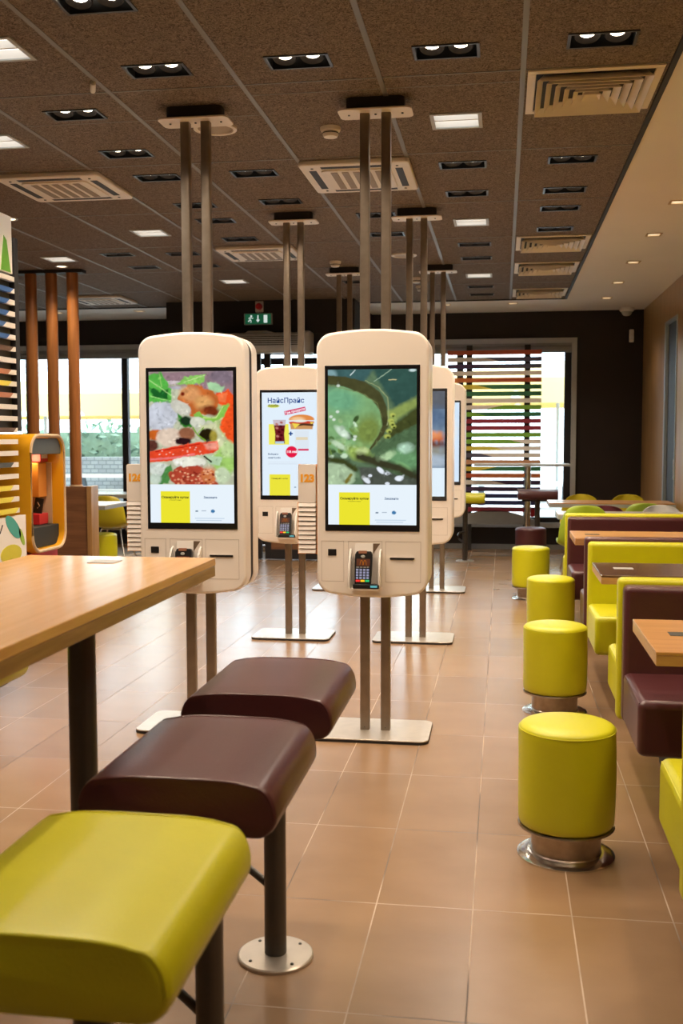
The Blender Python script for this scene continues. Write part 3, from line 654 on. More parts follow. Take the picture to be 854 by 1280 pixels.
def salad():
    p = Pic(126, 222, (188, 192, 165), 72, 68, 613, 1117)
    p.poly([(72, 60), (700, 60), (700, 260), (520, 240), (300, 180), (72, 120)], (150, 122, 130), 40)
    p.ell(600, 110, 90, 60, (128, 112, 124), .6); p.line([(190, 150), (300, 150)], 24, (205, 190, 195)); p.line([(200, 185), (300, 190)], 22, (180, 175, 185))
    p.poly([(60, 100), (150, 72), (200, 130), (250, 230), (230, 300), (60, 295)], (88, 178, 72), 10, 14)
    p.poly([(80, 180), (160, 210), (215, 200), (200, 270), (110, 265)], (28, 95, 38), 14, 12); p.line([(75, 130), (150, 180), (240, 250)], 7, (165, 215, 130)); p.line([(150, 80), (170, 180)], 6, (150, 205, 110))
    p.line([(90, 250), (230, 285)], 9, (150, 220, 120))
    p.poly([(270, 160), (330, 110), (420, 100), (495, 85), (470, 150), (380, 175)], (140, 198, 98), 8, 10); p.line([(330, 150), (480, 100)], 6, (195, 225, 150))
    p.poly([(500, 140), (620, 180), (600, 230), (520, 225)], (165, 208, 160), 12, 14)
    p.ell(600, 420, 60, 160, (175, 190, 130), .4); 
    p.poly([(550, 240), (650, 205), (700, 260), (700, 600), (650, 600), (590, 480), (625, 340), (560, 300)], (240, 84, 34), 12, 8); p.poly([(560, 250), (640, 225), (625, 300), (580, 290)], (245, 120, 70), 12)
    p.ell(430, 285, 145, 112, (196, 104, 48), .1, 22); p.ell(375, 235, 80, 55, (214, 150, 96), .6, 10); p.ell(470, 300, 60, 50, (225, 165, 100), .7); p.ell(520, 360, 70, 35, (118, 48, 22), .6, 10); p.ell(320, 235, 14, 14, (120, 30, 10), .8)
    p.ell(160, 405, 118, 112, (198, 202, 212), .12); p.ell(120, 380, 60, 50, (205, 210, 222), .6)
    p.ell(120, 535, 75, 40, (196, 96, 34), .3); p.ell(90, 610, 50, 45, (90, 50, 40), .4)
    p.ell(225, 555, 105, 70, (222, 200, 180), .2); p.ell(345, 525, 60, 48, (150, 96, 68), .4); p.ell(315, 580, 60, 28, (44, 20, 24), .35)
    p.ell(305, 335, 75, 45, (206, 204, 190), .15, 30)
    p.poly([(275, 370), (330, 420), (400, 470), (320, 480), (285, 430)], (50, 130, 40), 10, 8); p.ell(340, 430, 40, 35, (28, 50, 30), .4)
    p.poly([(390, 385), (440, 360), (470, 400), (560, 410), (610, 320), (650, 310), (620, 400), (540, 440), (420, 425)], (135, 190, 80), 8, 8); p.line([(610, 330), (560, 410), (470, 410)], 8, (190, 220, 130))
    p.ell(425, 440, 52, 38, (212, 214, 196), .2); p.poly([(440, 460), (560, 450), (640, 600), (590, 680), (520, 640)], (205, 208, 165), 14, 8)
    p.ell(492, 532, 58, 48, (36, 28, 10), .25); p.ell(540, 540, 25, 45, (165, 150, 60), .6); p.line([(390, 480), (430, 540), (480, 575)], 10, (120, 165, 50)); p.line([(430, 520), (470, 480)], 7, (130, 175, 60))
    p.ell(620, 720, 90, 110, (158, 200, 104), .3); p.ell(640, 640, 50, 60, (190, 215, 150), .5)
    p.poly([(70, 655), (250, 618), (420, 588), (570, 580), (578, 640), (540, 665), (380, 690), (200, 728), (70, 738)], (228, 72, 40), 7, 3)
    p.line([(80, 715), (250, 702), (400, 675)], 14, (236, 120, 120), 8); p.poly([(470, 600), (568, 590), (572, 640), (490, 640)], (232, 150, 130), 14); p.line([(120, 655), (300, 625), (440, 600)], 8, (190, 30, 20))
    for i in range(16): p.ell(random.uniform(120, 480), 660+random.uniform(-35, 20), 6, 4, (255, 190, 170), .8)
    p.poly([(480, 680), (600, 700), (580, 760), (500, 740)], (180, 210, 170), 10); p.line([(470, 690), (520, 730)], 12, (30, 30, 10))
    p.ell(360, 735, 115, 42, (232, 232, 216), .15); p.ell(140, 785, 75, 52, (206, 214, 204), .2); p.poly([(130, 850), (230, 740), (240, 800), (210, 890), (140, 900)], (78, 136, 70), 10, 10); p.ell(110, 860, 45, 40, (190, 205, 190), .4)
    p.ell(395, 850, 175, 92, (172, 66, 46), .08, 4); p.ell(505, 830, 60, 60, (205, 120, 70), .6); p.ell(600, 830, 55, 60, (196, 212, 176), .3)
    for i in range(60): p.ell(random.uniform(240, 540), random.uniform(775, 895), 9, 6, random.choice(((215, 130, 100), (130, 35, 25), (235, 170, 130))), .8)
    p.texture(420, 72, 685, 75, 890); p.grain(p.n2, .10); p.grain(p.n3, .10)
    lower_panel(p, 897, 1185, 72, 685); return p
def greenpic():
    p = Pic(126, 222, (92, 118, 88), 82, 88, 608, 1097)
    p.poly([(380, 80), (700, 80), (700, 310), (540, 360), (480, 260)], (52, 84, 76), 30); p.poly([(82, 80), (400, 80), (330, 180), (82, 160)], (62, 96, 96), 25); p.ell(100, 130, 40, 40, (130, 165, 170), .6)
    p.line([(400, 175), (440, 150), (520, 90)], 6, (150, 175, 150)); p.line([(500, 163), (550, 165)], 7, (200, 190, 140)); p.line([(240, 130), (270, 95)], 6, (220, 235, 235)); p.ell(660, 100, 25, 10, (200, 220, 220), .6)
    p.ell(240, 440, 240, 250, (126, 170, 116), .05, 0, .03); p.ell(160, 300, 140, 80, (112, 170, 130), .8, 10, .05); p.ell(360, 520, 90, 110, (120, 140, 70), .8, 20, .05)
    p.poly([(480, 390), (690, 285), (700, 350), (560, 440), (500, 520)], (138, 156, 84), 30); p.poly([(540, 470), (700, 340), (700, 480), (560, 560), (460, 600)], (66, 72, 36), 30)
    p.line([(82, 160, 60), (200, 175, 70), (320, 215, 85), (410, 275, 75), (460, 360, 55), (480, 480, 40), (440, 560, 28), (365, 660, 12)], 50, (72, 72, 42), 8)
    p.line([(340, 170), (430, 215), (490, 290), (500, 400), (490, 480)], 5, (160, 170, 120)); p.line([(82, 195), (200, 225), (330, 262), (420, 330), (455, 430)], 4, (120, 130, 80))
    p.poly([(370, 660), (460, 590), (560, 540), (700, 470), (700, 880), (520, 860), (400, 760)], (78, 104, 72), 16)
    p.ell(590, 720, 110, 80, (104, 150, 104), .6); p.ell(610, 640, 50, 35, (170, 205, 180), .8); p.ell(485, 700, 60, 26, (176, 208, 160), .7, -30); p.ell(600, 770, 60, 20, (130, 180, 120), .6, 30)
    for i in range(26): p.ell(random.uniform(95, 300), random.uniform(400, 720), random.uniform(12, 38), random.uniform(6, 20), random.choice(((196, 222, 190), (150, 185, 130), (60, 84, 44), (110, 140, 70), (78, 110, 60))), .5, random.uniform(0, 180))
    p.ell(185, 530, 60, 26, (205, 226, 205), .6, 40); p.ell(160, 620, 60, 20, (190, 214, 180), .7, 30); p.ell(300, 680, 90, 50, (150, 176, 90), .6, 20); p.ell(320, 660, 40, 25, (196, 216, 150), .8)
    p.ell(150, 835, 120, 100, (168, 192, 156), .2); p.line([(82, 720), (200, 740), (270, 790)], 40, (60, 66, 32), 20); p.line([(300, 700), (420, 740), (560, 780), (690, 850)], 60, (58, 58, 38), 30)
    p.poly([(290, 770), (420, 780), (560, 830), (700, 860), (700, 910), (330, 910)], (76, 82, 72), 20); p.line([(210, 880), (240, 830)], 22, (130, 120, 50), 10)
    for x, y, a, b, r in ((445, 798, 34, 16, 40), (350, 868, 30, 16, 40), (570, 855, 30, 20, 0), (490, 820, 18, 12, 0), (490, 890, 16, 10, 0), (372, 835, 14, 10, 0)): p.ell(x, y, a, b, (226, 234, 244), .3, r)
    for x, y in ((525, 410), (515, 450), (530, 490), (500, 520), (490, 560), (520, 470)): p.ell(x, y, 20, 16, (176, 186, 90), .6); p.ell(x+6, y+8, 10, 8, (50, 60, 20), .8)
    for x, y in ((150, 385), (105, 420), (125, 440), (155, 203), (270, 560), (265, 580)): p.ell(x, y, 12, 10, (210, 225, 210), .6)
    p.texture(170, 82, 690, 430, 890, (8, 26), .45); p.texture(50, 82, 690, 88, 430, (8, 30), .2); p.grain(p.n2, .08); p.grain(p.n3, .07); lower_panel(p, 900, 1185, 82, 690); return p
def pricepic():
    p = Pic(126, 222, (226, 240, 252), 80, 300, 520, 943)
    p.n1 = p.n2 = p.n3 = p.n1*0
    p.ell(185, 425, 55, 16, (220, 228, 90), .3, 0, 0)
    p.rect(140, 325, 590, 775, (240, 234, 90))
    p.poly([(182, 552), (294, 552), (280, 680), (286, 765), (196, 765), (200, 680)], (110, 28, 34), 6); p.poly([(182, 552), (294, 552), (290, 600), (188, 600)], (205, 190, 200), 6); p.rect(200, 280, 745, 768, (180, 205, 225))
    for x, y in ((215, 625), (250, 610), (235, 660), (265, 640), (220, 700), (255, 690), (245, 725), (214, 590), (255, 575)): p.ell(x, y, 14, 10, random.choice(((170, 90, 80), (70, 10, 15), (190, 120, 110))), .6, 20, 0)
    p.rect(330, 345, 655, 695, (20, 70, 140)); p.rect(318, 357, 668, 682, (20, 70, 140))
    p.ell(435, 548, 112, 45, (226, 140, 70), .1, 0, 0); p.ell(400, 548, 60, 24, (245, 200, 150), .7, 0, 0); p.rect(320, 550, 556, 640, (226, 240, 252)); p.poly([(328, 570), (540, 570), (532, 636), (340, 636)], (206, 150, 96), 6)
    p.poly([(320, 570), (440, 558), (545, 566), (545, 584), (330, 586)], (205, 60, 40), 6); p.ell(420, 562, 60, 12, (235, 235, 225), .4, 0, 0); p.line([(390, 600), (450, 592), (530, 598)], 20, (84, 50, 36)); p.poly([(350, 580), (420, 590), (375, 630)], (240, 214, 80), 5); p.poly([(510, 570), (548, 575), (520, 590)], (240, 214, 80), 4)
    p.poly([(372, 650), (500, 650), (496, 830), (380, 830)], (222, 232, 242), 6); p.rect(385, 490, 708, 735, (232, 200, 120), .6); p.rect(400, 498, 815, 832, (216, 50, 96))
    p.ell(345, 842, 52, 52, (228, 24, 70), .06, 0, 0)
    c, q = math.cos(-.22), math.sin(-.22); pts = [(377+a*c-b*q, 470+a*q+b*c) for a, b in ((-95, -18), (95, -18), (95, 18), (-95, 18))]; p.poly(pts, (214, 24, 92), 5)
    p.rect(135, 480, 952, 955, (205, 215, 228)); p.rect(135, 400, 935, 937, (215, 225, 235))
    p.rect(145, 330, 1048, 1250, (236, 228, 60)); p.ell(375, 1165, 10, 6, (150, 170, 190), .4, 0, 0); return p
def burgerpic():
    p = Pic(100, 176, (120, 140, 160), 0, 0, 100, 176)
    p.rect(0, 100, 0, 30, (96, 100, 108)); p.ell(50, 45, 60, 20, (88, 110, 140), .8); p.ell(50, 78, 46, 12, (205, 110, 66), .3); p.ell(60, 72, 34, 8, (232, 150, 100), .6); p.ell(50, 90, 46, 10, (110, 60, 44), .4); p.ell(50, 102, 52, 12, (150, 150, 140), .6); p.ell(50, 116, 60, 12, (176, 190, 204), .6)
    p.grain(p.n2, .1); p.rect(-1, 101, 128, 180, (228, 242, 252)); p.rect(12, 47, 138, 180, (236, 228, 60)); return p
def bluepic():
    p = Pic(60, 106, (216, 234, 252), 0, 0, 100, 176); p.ell(50, 60, 40, 30, (236, 240, 240), .6); p.ell(40, 64, 22, 16, (220, 90, 60), .4); p.rect(12, 47, 138, 180, (236, 228, 60)); return p
def pic_mesh(p, w, h):
    """display surface: grid in XZ facing -Y with the picture as emitted colour"""
    nx, ny = p.w, p.h
    xs = np.linspace(-w/2, w/2, nx); zs = np.linspace(h/2, -h/2, ny)
    XX, ZZ = np.meshgrid(xs, zs); co = np.stack([XX.ravel(), np.zeros(nx*ny), ZZ.ravel()], 1)
    idx = np.arange(nx*ny).reshape(ny, nx); f = np.stack([idx[1:, :-1].ravel(), idx[1:, 1:].ravel(), idx[:-1, 1:].ravel(), idx[:-1, :-1].ravel()], 1)
    me = bpy.data.meshes.new('display'); me.from_pydata(co.tolist(), [], f.tolist()); at = me.color_attributes.new('picture', 'FLOAT_COLOR', 'POINT')
    col = np.concatenate([p.a.reshape(-1, 3), np.ones((nx*ny, 1))], 1).astype(np.float32); at.data.foreach_set('color', col.ravel()); return me
def screenmat():
    m = bpy.data.materials.new('lit_display'); m.use_nodes = True; nt = m.node_tree; nt.nodes.clear()
    a = nt.nodes.new('ShaderNodeAttribute'); a.attribute_name = 'picture'; e = nt.nodes.new('ShaderNodeEmission'); e.inputs[1].default_value = 1.0
    o = nt.nodes.new('ShaderNodeOutputMaterial'); nt.links.new(a.outputs['Color'], e.inputs[0]); nt.links.new(e.outputs[0], o.inputs[0]); return m
SM = screenmat()
T_dark = emit('screen_text_dark', srgb(70, 70, 30), 1); T_blue = emit('screen_text_blue', srgb(60, 90, 130), 1); T_nav = emit('screen_text_navy', srgb(16, 66, 142), 1); T_white = emit('screen_text_white', srgb(252, 240, 246), 1)

# ------------------------------------------------------------------ self-order kiosks
KW, KZ0, KZ1 = .502, .65, 1.847
def housing_outline(w, z0, z1, n=9):
    """rounded plate with a slightly domed top and bottom"""
    hw = w/2; r = .075; pts = []
    def arc(cx, cz, a0, a1, rr=r):
        for i in range(n+1):
            a = a0+(a1-a0)*i/n; pts.append((cx+rr*math.cos(a), cz+rr*math.sin(a)))
    dome = .014
    arc(hw-r, z1-dome-r, 0, PI/2*.93)
    for t in (.6, .3, 0, -.3, -.6): pts.append((t*(hw-r), z1-dome*(t*t)*1.0))
    arc(-hw+r, z1-dome-r, PI/2*1.07, PI)
    arc(-hw+r, z0+dome+r, PI, PI*1.5*.98)
    for t in (-.6, -.3, 0, .3, .6): pts.append((t*(hw-r), z0+dome*(t*t)))
    arc(hw-r, z0+dome+r, PI*1.5*1.01, 2*PI)
    return pts
def front_housing(parent, flip=False, pic=None, kind=None):
    s = -1 if not flip else 1
    ry = 0 if not flip else PI
    H = bpy.data.objects.new('housing', None)
    bm = new(); prism(bm, housing_outline(KW, KZ0, KZ1), 'Y', -.125, -.024)
    h = finish('housing', bm, M['kiosk'], parent, rot=(0, 0, ry), bevel=.012, seg=3, angle=50)
    fy = -.125
    # screen
    zc = 1.322
    finish('screen_bezel', B(-.2125, .2125, fy-.003, fy+.01, zc-.372, zc+.365), M['bezel'], h, bevel=.002)
    if pic:
        d = bpy.data.objects.new('display', pic); COL.objects.link(d); d.parent = h; d.location = (0, fy-.0042, zc+.002); pic.materials.append(SM)
        d['label'] = {'salad': 'lit display showing a salad with meatballs and tomato', 'green': 'lit display showing green splashing sauce', 'price': 'lit display advertising a burger and cola combo', 'burger': 'lit display showing a blurred burger', 'blue': 'bright pale blue lit display'}[kind]
        ty = fy-.0055; W2, H2 = .396/2, .690/2
        def T(u, v): return (-W2+u*2*W2, ty, zc+.002+H2-v*2*H2)
        if kind in ('salad', 'green'):
            text('screen_text', 'Сканируйте купон', .0145, T_dark, h, T(.30, .83), bold=.0004, sx=1.0)
            text('screen_text', 'и получите скидку', .0065, T_dark, h, T(.30, .848), sx=1.0)
            text('screen_text', 'Закажите', .0135, T_blue, h, T(.72, .83), bold=.0003)
        if kind == 'price':
            text('screen_text', 'НайсПрайс', .046, T_nav, h, T(.415, .08), bold=.0007)
            text('screen_text', 'Комбо', .022, T_dark, h, T(.20, .128), bold=.0006)
            t_ = text('screen_text', 'Три продукта', .021, T_white, h, T(.571, .180), bold=.0006); t_.rotation_euler = (PI/2, -.22, 0)
            text('screen_text', '118 лей', .021, T_white, h, T(.515, .575), bold=.0009)
            text('screen_text', 'Выберите', .015, T_blue, h, T(.10, .598), align='LEFT', bold=.0003); text('screen_text', 'свой Комбо', .015, T_blue, h, T(.10, .633), align='LEFT', bold=.0003)
            text('screen_text', 'Сканируйте купон', .0125, T_dark, h, T(.30, .835), bold=.0002)
    # seams of the service hatches
    for x0, x1, z0, z1 in ((-.230, -.128, .722, .905), (.060, .218, .722, .905)):
        bm = new(); w = .0012
        box(bm, x0, x1, fy-.0006, fy+.002, z0, z0+w); box(bm, x0, x1, fy-.0006, fy+.002, z1-w, z1); box(bm, x0, x0+w, fy-.0006, fy+.002, z0+w, z1-w); box(bm, x1-w, x1, fy-.0006, fy+.002, z0+w, z1-w)
        finish('hatch', bm, M['kiosk_line'], h, smooth=False)
    # barcode scanner
    sc = finish('scanner_window', B(-.200, -.162, fy-.003, fy+.004, .838, .868), M['black'], h, bevel=.002); 
    # receipt slot
    bm = new(); prism(bm, rrect(.080, .190, .824, .834, .004, 3), 'Y', fy-.004, fy+.004); rs = finish('receipt_slot', bm, M['blackm'], h)
    bm = new(); box(bm, .080, .190, fy-.006, fy-.0005, .834, .8365); finish('slot_lip', bm, M['kiosk'], h)
    # terminal cradle : recess back-plate, two cheeks and a tray
    bm = new(); w = .0012
    for a in ((-.108, -.1068, .70, .905), (.044, .0452, .70, .905)): box(bm, a[0], a[1], fy-.0006, fy+.002, a[2], a[3])
    box(bm, -.108, .0452, fy-.0006, fy+.002, .9038, .905); finish('cradle_seam', bm, M['kiosk_line'], h, smooth=False)
    for xs_ in (-.1, .034):
        bm = new(); pts = [(fy+.004, .872), (fy-.020, .862), (fy-.045, .835), (fy-.066, .79), (fy-.078, .74), (fy-.076, .706), (fy+.004, .70)]
        prism(bm, pts, 'X', xs_, xs_+.009); finish('cradle_cheek', bm, M['white'], h, bevel=.002)
    bm = new(); box(bm, -.091, .034, fy-.078, fy+.004, .694, .701); finish('cradle_tray', bm, M['kiosk'], h)
    bm = new(); prism(bm, [(fy-.001, .895), (fy+.002, .895), (fy+.002, .845), (fy-.012, .845)], 'X', -.075, .004); finish('cradle_top', bm, M['white'], h)
    bm = new(); prism(bm, [(.000, .895), (.036, .895), (.016, .866), (.000, .842)], 'Y', fy-.0008, fy+.001); finish('recess_shadow_gap', bm, mat('recess_shade_brown', (.16, .11, .07), .7), h, smooth=False).name = 'recess_shade'  # flat brown patch painting the shadow of a recess
    return h
def terminal(loc, label, lit=True):
    t = thing('payment_terminal', label, 'card terminal', loc, group='card payment terminals on the kiosks')
    # leaning body
    rx = math.radians(-12)
    bm = new(); prism(bm, [(-.036, 0), (.036, 0), (.038, .06), (.040, .135), (.034, .15), (-.030, .15), (-.038, .135), (-.037, .06)], 'Y', -.028, 0)
    b = finish('body', bm, M['black'], t, loc=(-.002, 0, .004), rot=(rx, 0, 0), bevel=.003)
    finish('paper_roll_cover', B(-.022, .016, -.031, -.002, .138, .152), mat('copper_brown', (.28, .12, .07), .4), b, bevel=.002)
    finish('screen', B(-.030, .030, -.0295, -.0275, .084, .115), mat('terminal_screen', (.05, .02, .012), .3, emis=srgb(70, 34, 22), es=1), b)
    bm = new(); am = emit('arch_gold', srgb(170, 100, 30), 1)
    for s in (-1, 1):
        tube(bm, [(s*.0105-.009*math.cos(a), -.030, .088+.021*math.sin(a)) if True else 0 for a in [PI*i/10 for i in range(11)]], .0016, 6)
    for v in bm.verts: v.co.x *= .72
    finish('emblem', bm, am, b)
    bm = new(); lathe(bm, [(0, .004), (.008, .003), (.010, 0), (0, 0)], 16)
    for v in bm.verts: v.co = Vector((v.co.x-.002, -.028-v.co.z, v.co.y*.7+.126))
    finish('brand_badge', bm, M['lgrey'], b)
    bm = new(); 
    for i in range(4): box(bm, -.030+i*.0155, -.018+i*.0155, -.0295, -.027, .0765, .0795)
    finish('function_keys', bm, M['lgrey'], b)
    km = mat('key_blue', (.25, .29, .42), .4, emis=srgb(110, 125, 175), es=.5)
    bm = new()
    for r in range(4):
        for c in range(4): box(bm, -.031+c*.0158, -.0205+c*.0158, -.0305, -.027, .026+r*.0120, .0345+r*.0120)
    finish('keypad', bm, km, b)
    for i, (nm, c) in enumerate((('key_red', (.7, .03, .03)), ('key_yellow', (.85, .55, .02)), ('key_green', (.02, .5, .2)))):
        o = finish('key', B(-.031+i*.021, -.013+i*.021, -.0305, -.027, .013, .022), mat(nm, c, .4, emis=c, es=.4), b); o['label'] = nm.replace('key_', '')+' key'
    finish('cradle_display_case', B(-.044, .072, -.040, -.004, -.006, .012), M['black'], t, bevel=.002)
    finish('status_display', B(.034, .064, -.0415, -.040, .0, .0085), mat('teal_display', (.02, .15, .15), .4, emis=srgb(90, 160, 170), es=1), t)
    return t
def kiosk(x, y, label, pic, kind, text_pic=None):
    t = thing('self_order_kiosk', label, 'kiosk', (x, y, 0), group='white self-order kiosks on steel posts')
    bm = new(); prism(bm, rrect(-.280, .256, -.18, .18, .045), 'Z', .011, .017); bp = finish('base_plate', bm, M['plate'], t, bevel=.002)
    bm = new(); prism(bm, rrect(-.280, .256, -.18, .18, .045), 'Z', .0, .011); finish('base_gasket', bm, M['blackm'], bp)
    bm = new(); prism(bm, rrect(-.165, .165, -.075, .075, .03), 'Z', CZ-.062, CZ-.054); cp = finish('ceiling_plate', bm, M['ventw'], t, bevel=.002)
    bm = new(); prism(bm, rrect(-.13, .13, -.05, .05, .03), 'Z', CZ-.054, CZ-.0); finish('plate_gap_shade', bm, M['blackm'], cp)  # black block stands in for the shadow gap above the plate
    bm = new()
    for sx in (-.12, 0, .12): lathe(bm, [(0, -.004), (.005, -.004), (.005, .001), (0, .001)], 10, sx, -.0)
    for v in bm.verts: v.co.z += CZ-.062
    finish('screw', bm, M['dgrey'], cp)
    for s in (-1, 1):
        bm = new(); prism(bm, rrect(s*.048-.0215, s*.048+.0215, -.0215, .0215, .006, 3), 'Z', .014, CZ-.058); finish('post', bm, M['post'], t)
        bm = new(); lathe(bm, [(0, 0), (.0025, 0), (.0025, .001), (0, .001)], 10)
        for v in bm.verts: v.co = Vector((v.co.x+s*.048, -.0215-v.co.z, v.co.y+.03))
        finish('post_screw', bm, M['dgrey'], t)
    bm = new(); prism(bm, housing_outline(KW-.008, KZ0+.005, KZ1-.005), 'Y', -.024, .024); finish('housing_gap_shade', bm, M['blackm'], t)  # black fill added so the gap between the housings looks shaded
    front_housing(t, False, pic, kind)
    front_housing(t, True, None, None)
    return t
pm = {k_: pic_mesh(f(), .396, .690) for k_, f in (('salad', salad), ('green', greenpic), ('price', pricepic), ('burger', burgerpic), ('blue', bluepic))}
KX1, KX2 = -.573, -1.403
kiosk(KX1, 4.765, 'front white kiosk in the middle showing a green splashing picture', pm['green'], 'green')
kiosk(KX2, 4.765, 'front white kiosk on the left showing a salad picture', pm['salad'], 'salad')
kiosk(KX2, 7.05, 'white kiosk between the two front ones showing a combo price advert', pm['price'], 'price')
kiosk(KX1, 7.05, 'white kiosk directly behind the green-picture kiosk showing a blurred burger', pm['burger'], 'burger')
kiosk(KX1, 9.35, 'farthest visible white kiosk at the slatted window with pale blue screen', pm['blue'], 'blue')
kiosk(KX2, 9.35, 'farthest left kiosk, only its posts and base plate showing', pm['blue'].copy(), 'blue')
for x, y, l in ((KX1, 4.765, 'card terminal on the kiosk with the green picture'), (KX2, 4.765, 'card terminal on the salad kiosk, half hidden by the table corner'), (KX2, 7.05, 'card terminal on the kiosk with the combo price advert'), (KX1, 7.05, 'card terminal on the kiosk behind the green-picture one')):
    terminal((x-.032, y-.166, .708), l)

# table-number cards in a holder clamped to the left edge of the front kiosks
def number_holder(x, y, num, where):
    t = thing('number_card_holder', 'slim holder full of white number cards on the %s' % where, 'card holder', (x, y, .0), group='number card holders')
    bm = new(); box(bm, -.044, .044, .018, .022, .83, 1.245); box(bm, -.0445, -.0425, -.004, .018, .83, 1.07); box(bm, .0425, .0455, -.004, .018, .83, 1.235)
    finish('holder_frame', bm, M['orange'], t, bevel=.0005)
    finish('card_gap_shade', B(-.0405, .0405, .0163, .0179, .835, 1.06), M['blackm'], t)  # black strip added to darken the shaded gaps between cards
    finish('bracket', B(.0455, .064, .004, .022, .98, 1.12), M['kiosk'], t, bevel=.002)
    for i in range(12):
        zt = 1.245 if i == 0 else 1.068-.0215*(i-1); zb = 1.068 if i == 0 else zt-.023
        bm = new()
        if i == 0: prism(bm, rrect(-.041, .041, zb+.001, zt, .010, 5), 'Y', -.012, .016)
        else: prism(bm, [(-.017, zb+.0055), (.016, zb+.0055), (.016, zt), (-.010, zt)], 'X', -.0405, .0405)
        c = finish('number_card', bm, M['kiosk'], None, loc=(x, y, 0), bevel=.001)
        if i == 0:
            tag(c, 'white card numbered %s topmost in holder on the %s' % (num, where), 'number card', 'number cards on the '+where)
            text('number', num, .047, mat('number_orange', (.95, .42, .02), .5), c, (0, -.0130, 1.180), bold=.0026)
        else: tag(c, 'blank stacked card edge below the numbered card, on the %s' % where, 'number card', 'number cards on the '+where)
number_holder(KX1-.316, 4.76, '123', 'kiosk with the green picture')
number_holder(KX2-.312, 4.76, '126', 'salad kiosk')

# ------------------------------------------------------------------ high table and bar stools at the left
ht = thing('high_table', 'long high oak table with wooden edge beside the bar stools', 'table', (-1.085, 1.6, 0))
TZ = 1.03; TXL, TXR, TYN, TYF = -.275, .285, -1.2, 1.265
finish('tabletop', B(TXL, TXR, TYN, TYF, TZ-.022, TZ), M['oak'], ht, bevel=.002)
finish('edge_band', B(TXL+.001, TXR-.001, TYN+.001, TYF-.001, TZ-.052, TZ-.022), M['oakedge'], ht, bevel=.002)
for yy in (-.6, .85):
    bm = new(); tube(bm, [(.055, yy, 0.01), (.055, yy, TZ-.05)], .0345, 24); lg = finish('leg', bm, M['darktube'], ht)
    bm = new(); lathe(bm, [(0, 0), (.12, 0), (.12, .008), (.05, .012), (0, .012)], 36, .055, yy); finish('leg_base', bm, M['plate'], lg)
for sx, sz in ((-1, -.03), (1, 0)):
    bm = new(); z_ = TZ-.075+sz; tube(bm, [(.055+sx*.03, .82, z_), (.055+sx*.046, .81, z_), (.055+sx*.052, .80, z_-.03), (.055+sx*.062, .79, z_-.042), (.055+sx*.075, .79, z_-.03), (.055+sx*.078, .79, z_-.012)], .004, 8); finish('bag_hook', bm, M['darktube'], ht)
finish('number_plaque', B(-.03, .045, 1.10, 1.17, TZ, TZ+.0015), M['lgrey'], ht)

def stool_profile():
    """cross-section (XZ) of the pillow seat"""
    pts = []
    hw, z0, z1 = .188, -.105, 0
    for i in range(13):
        t = i/12; x = hw*.80*(1-2*t); pts.append((x, z1-.010*(2*t-1)**4))
    for i in range(1, 9): a = PI/2+PI*.5*i/8; pts.append((-hw*.80+hw*.20*math.cos(a), z1-.010-.058+.058*math.sin(a)))
    for i in range(1, 7): a = PI+PI*.5*i/6; pts.append((-hw+.035+.035*math.cos(a), z0+.037+.037*math.sin(a)))
    for i in range(0, 7): a = PI*1.5+PI*.5*i/6; pts.append((hw-.035+.035*math.cos(a), z0+.037+.037*math.sin(a)))
    for i in range(0, 8): a = PI*.5*i/8; pts.append((hw*.80+hw*.20*math.cos(a), z1-.010-.058+.058*math.sin(a)))
    return pts
def bar_stool(matname):
    t = thing('bar_stool', '', 'bar stool', group='padded bar stools')
    SZ = .755
    P = stool_profile(); bm = new()
    # loft along Y with ends pulled in slightly, flat ends
    ring = []
    for y, s in ((-.215, .955), (-.211, .985), (-.20, 1), (-.1, 1.0), (0, 1.0), (.1, 1.0), (.2, 1), (.211, .985), (.215, .955)):
        ring.append([bm.verts.new((x*s, y, SZ-.05+(z+.05)*s)) for x, z in P])
    n = len(P)
    for a, b in zip(ring[:-1], ring[1:]):
        for i in range(n): bm.faces.new((a[i], a[(i+1) % n], b[(i+1) % n], b[i]))
    bm.faces.new(ring[0]); bm.faces.new(ring[-1][::-1])
    st = finish('seat', bm, M[matname], t, angle=50)
    for y in (-.2125, .2125):
        bm = new(); pth = [(x*.975, y*1.0, SZ-.05+(z+.05)*.975) for x, z in P if z > -.085]
        k_ = max(range(len(pth)-1), key=lambda i: (Vector(pth[i+1])-Vector(pth[i])).length)
        # open curve from one side over the top to the other
        L = [(x*.972, y, SZ-.05+(z+.05)*.972) for x, z in P]
        order = L[34:] + L[:22] if len(L) > 34 else L
        tube(bm, order, .0028, 8); finish('piping', bm, M[matname], st)
    finish('seat_board', B(-.14, .14, -.17, .17, SZ-.119, SZ-.103), M['blackm'], t, bevel=.004)
    bm = new(); tube(bm, [(0, 0, .012), (0, 0, SZ-.115)], .029, 28); po = finish('post', bm, M['darktube'], t)
    bm = new(); lathe(bm, [(0, 0), (.1, 0), (.1, .007), (.096, .010), (.032, .012), (0, .012)], 44); bs = finish('base_disc', bm, M['plate'], t)
    bm = new()
    for k_ in range(4): a = PI/4+k_*PI/2; lathe(bm, [(0, .0135), (.004, .013), (.005, .010), (0, .010)], 10, .078*math.cos(a), .078*math.sin(a))
    finish('bolt', bm, M['dgrey'], bs)
    bm = new(); tube(bm, [(-.02, 0, .195), (-.10, .035, .235), (-.165, .064, .267), (-.178, .072, .30), (-.15, .060, .325), (-.02, 0, .33)], .010, 12); finish('foot_bar', bm, M['darktube'], t)
    return t
sb = bar_stool('brown'); sb.location = (-.582, 2.63, 0); sb['label'] = 'maroon-brown padded bar stool farthest along the high table'
s2 = dup(sb, (-.582, 2.005, 0), 'maroon-brown padded bar stool between the lime stool and the other brown one')
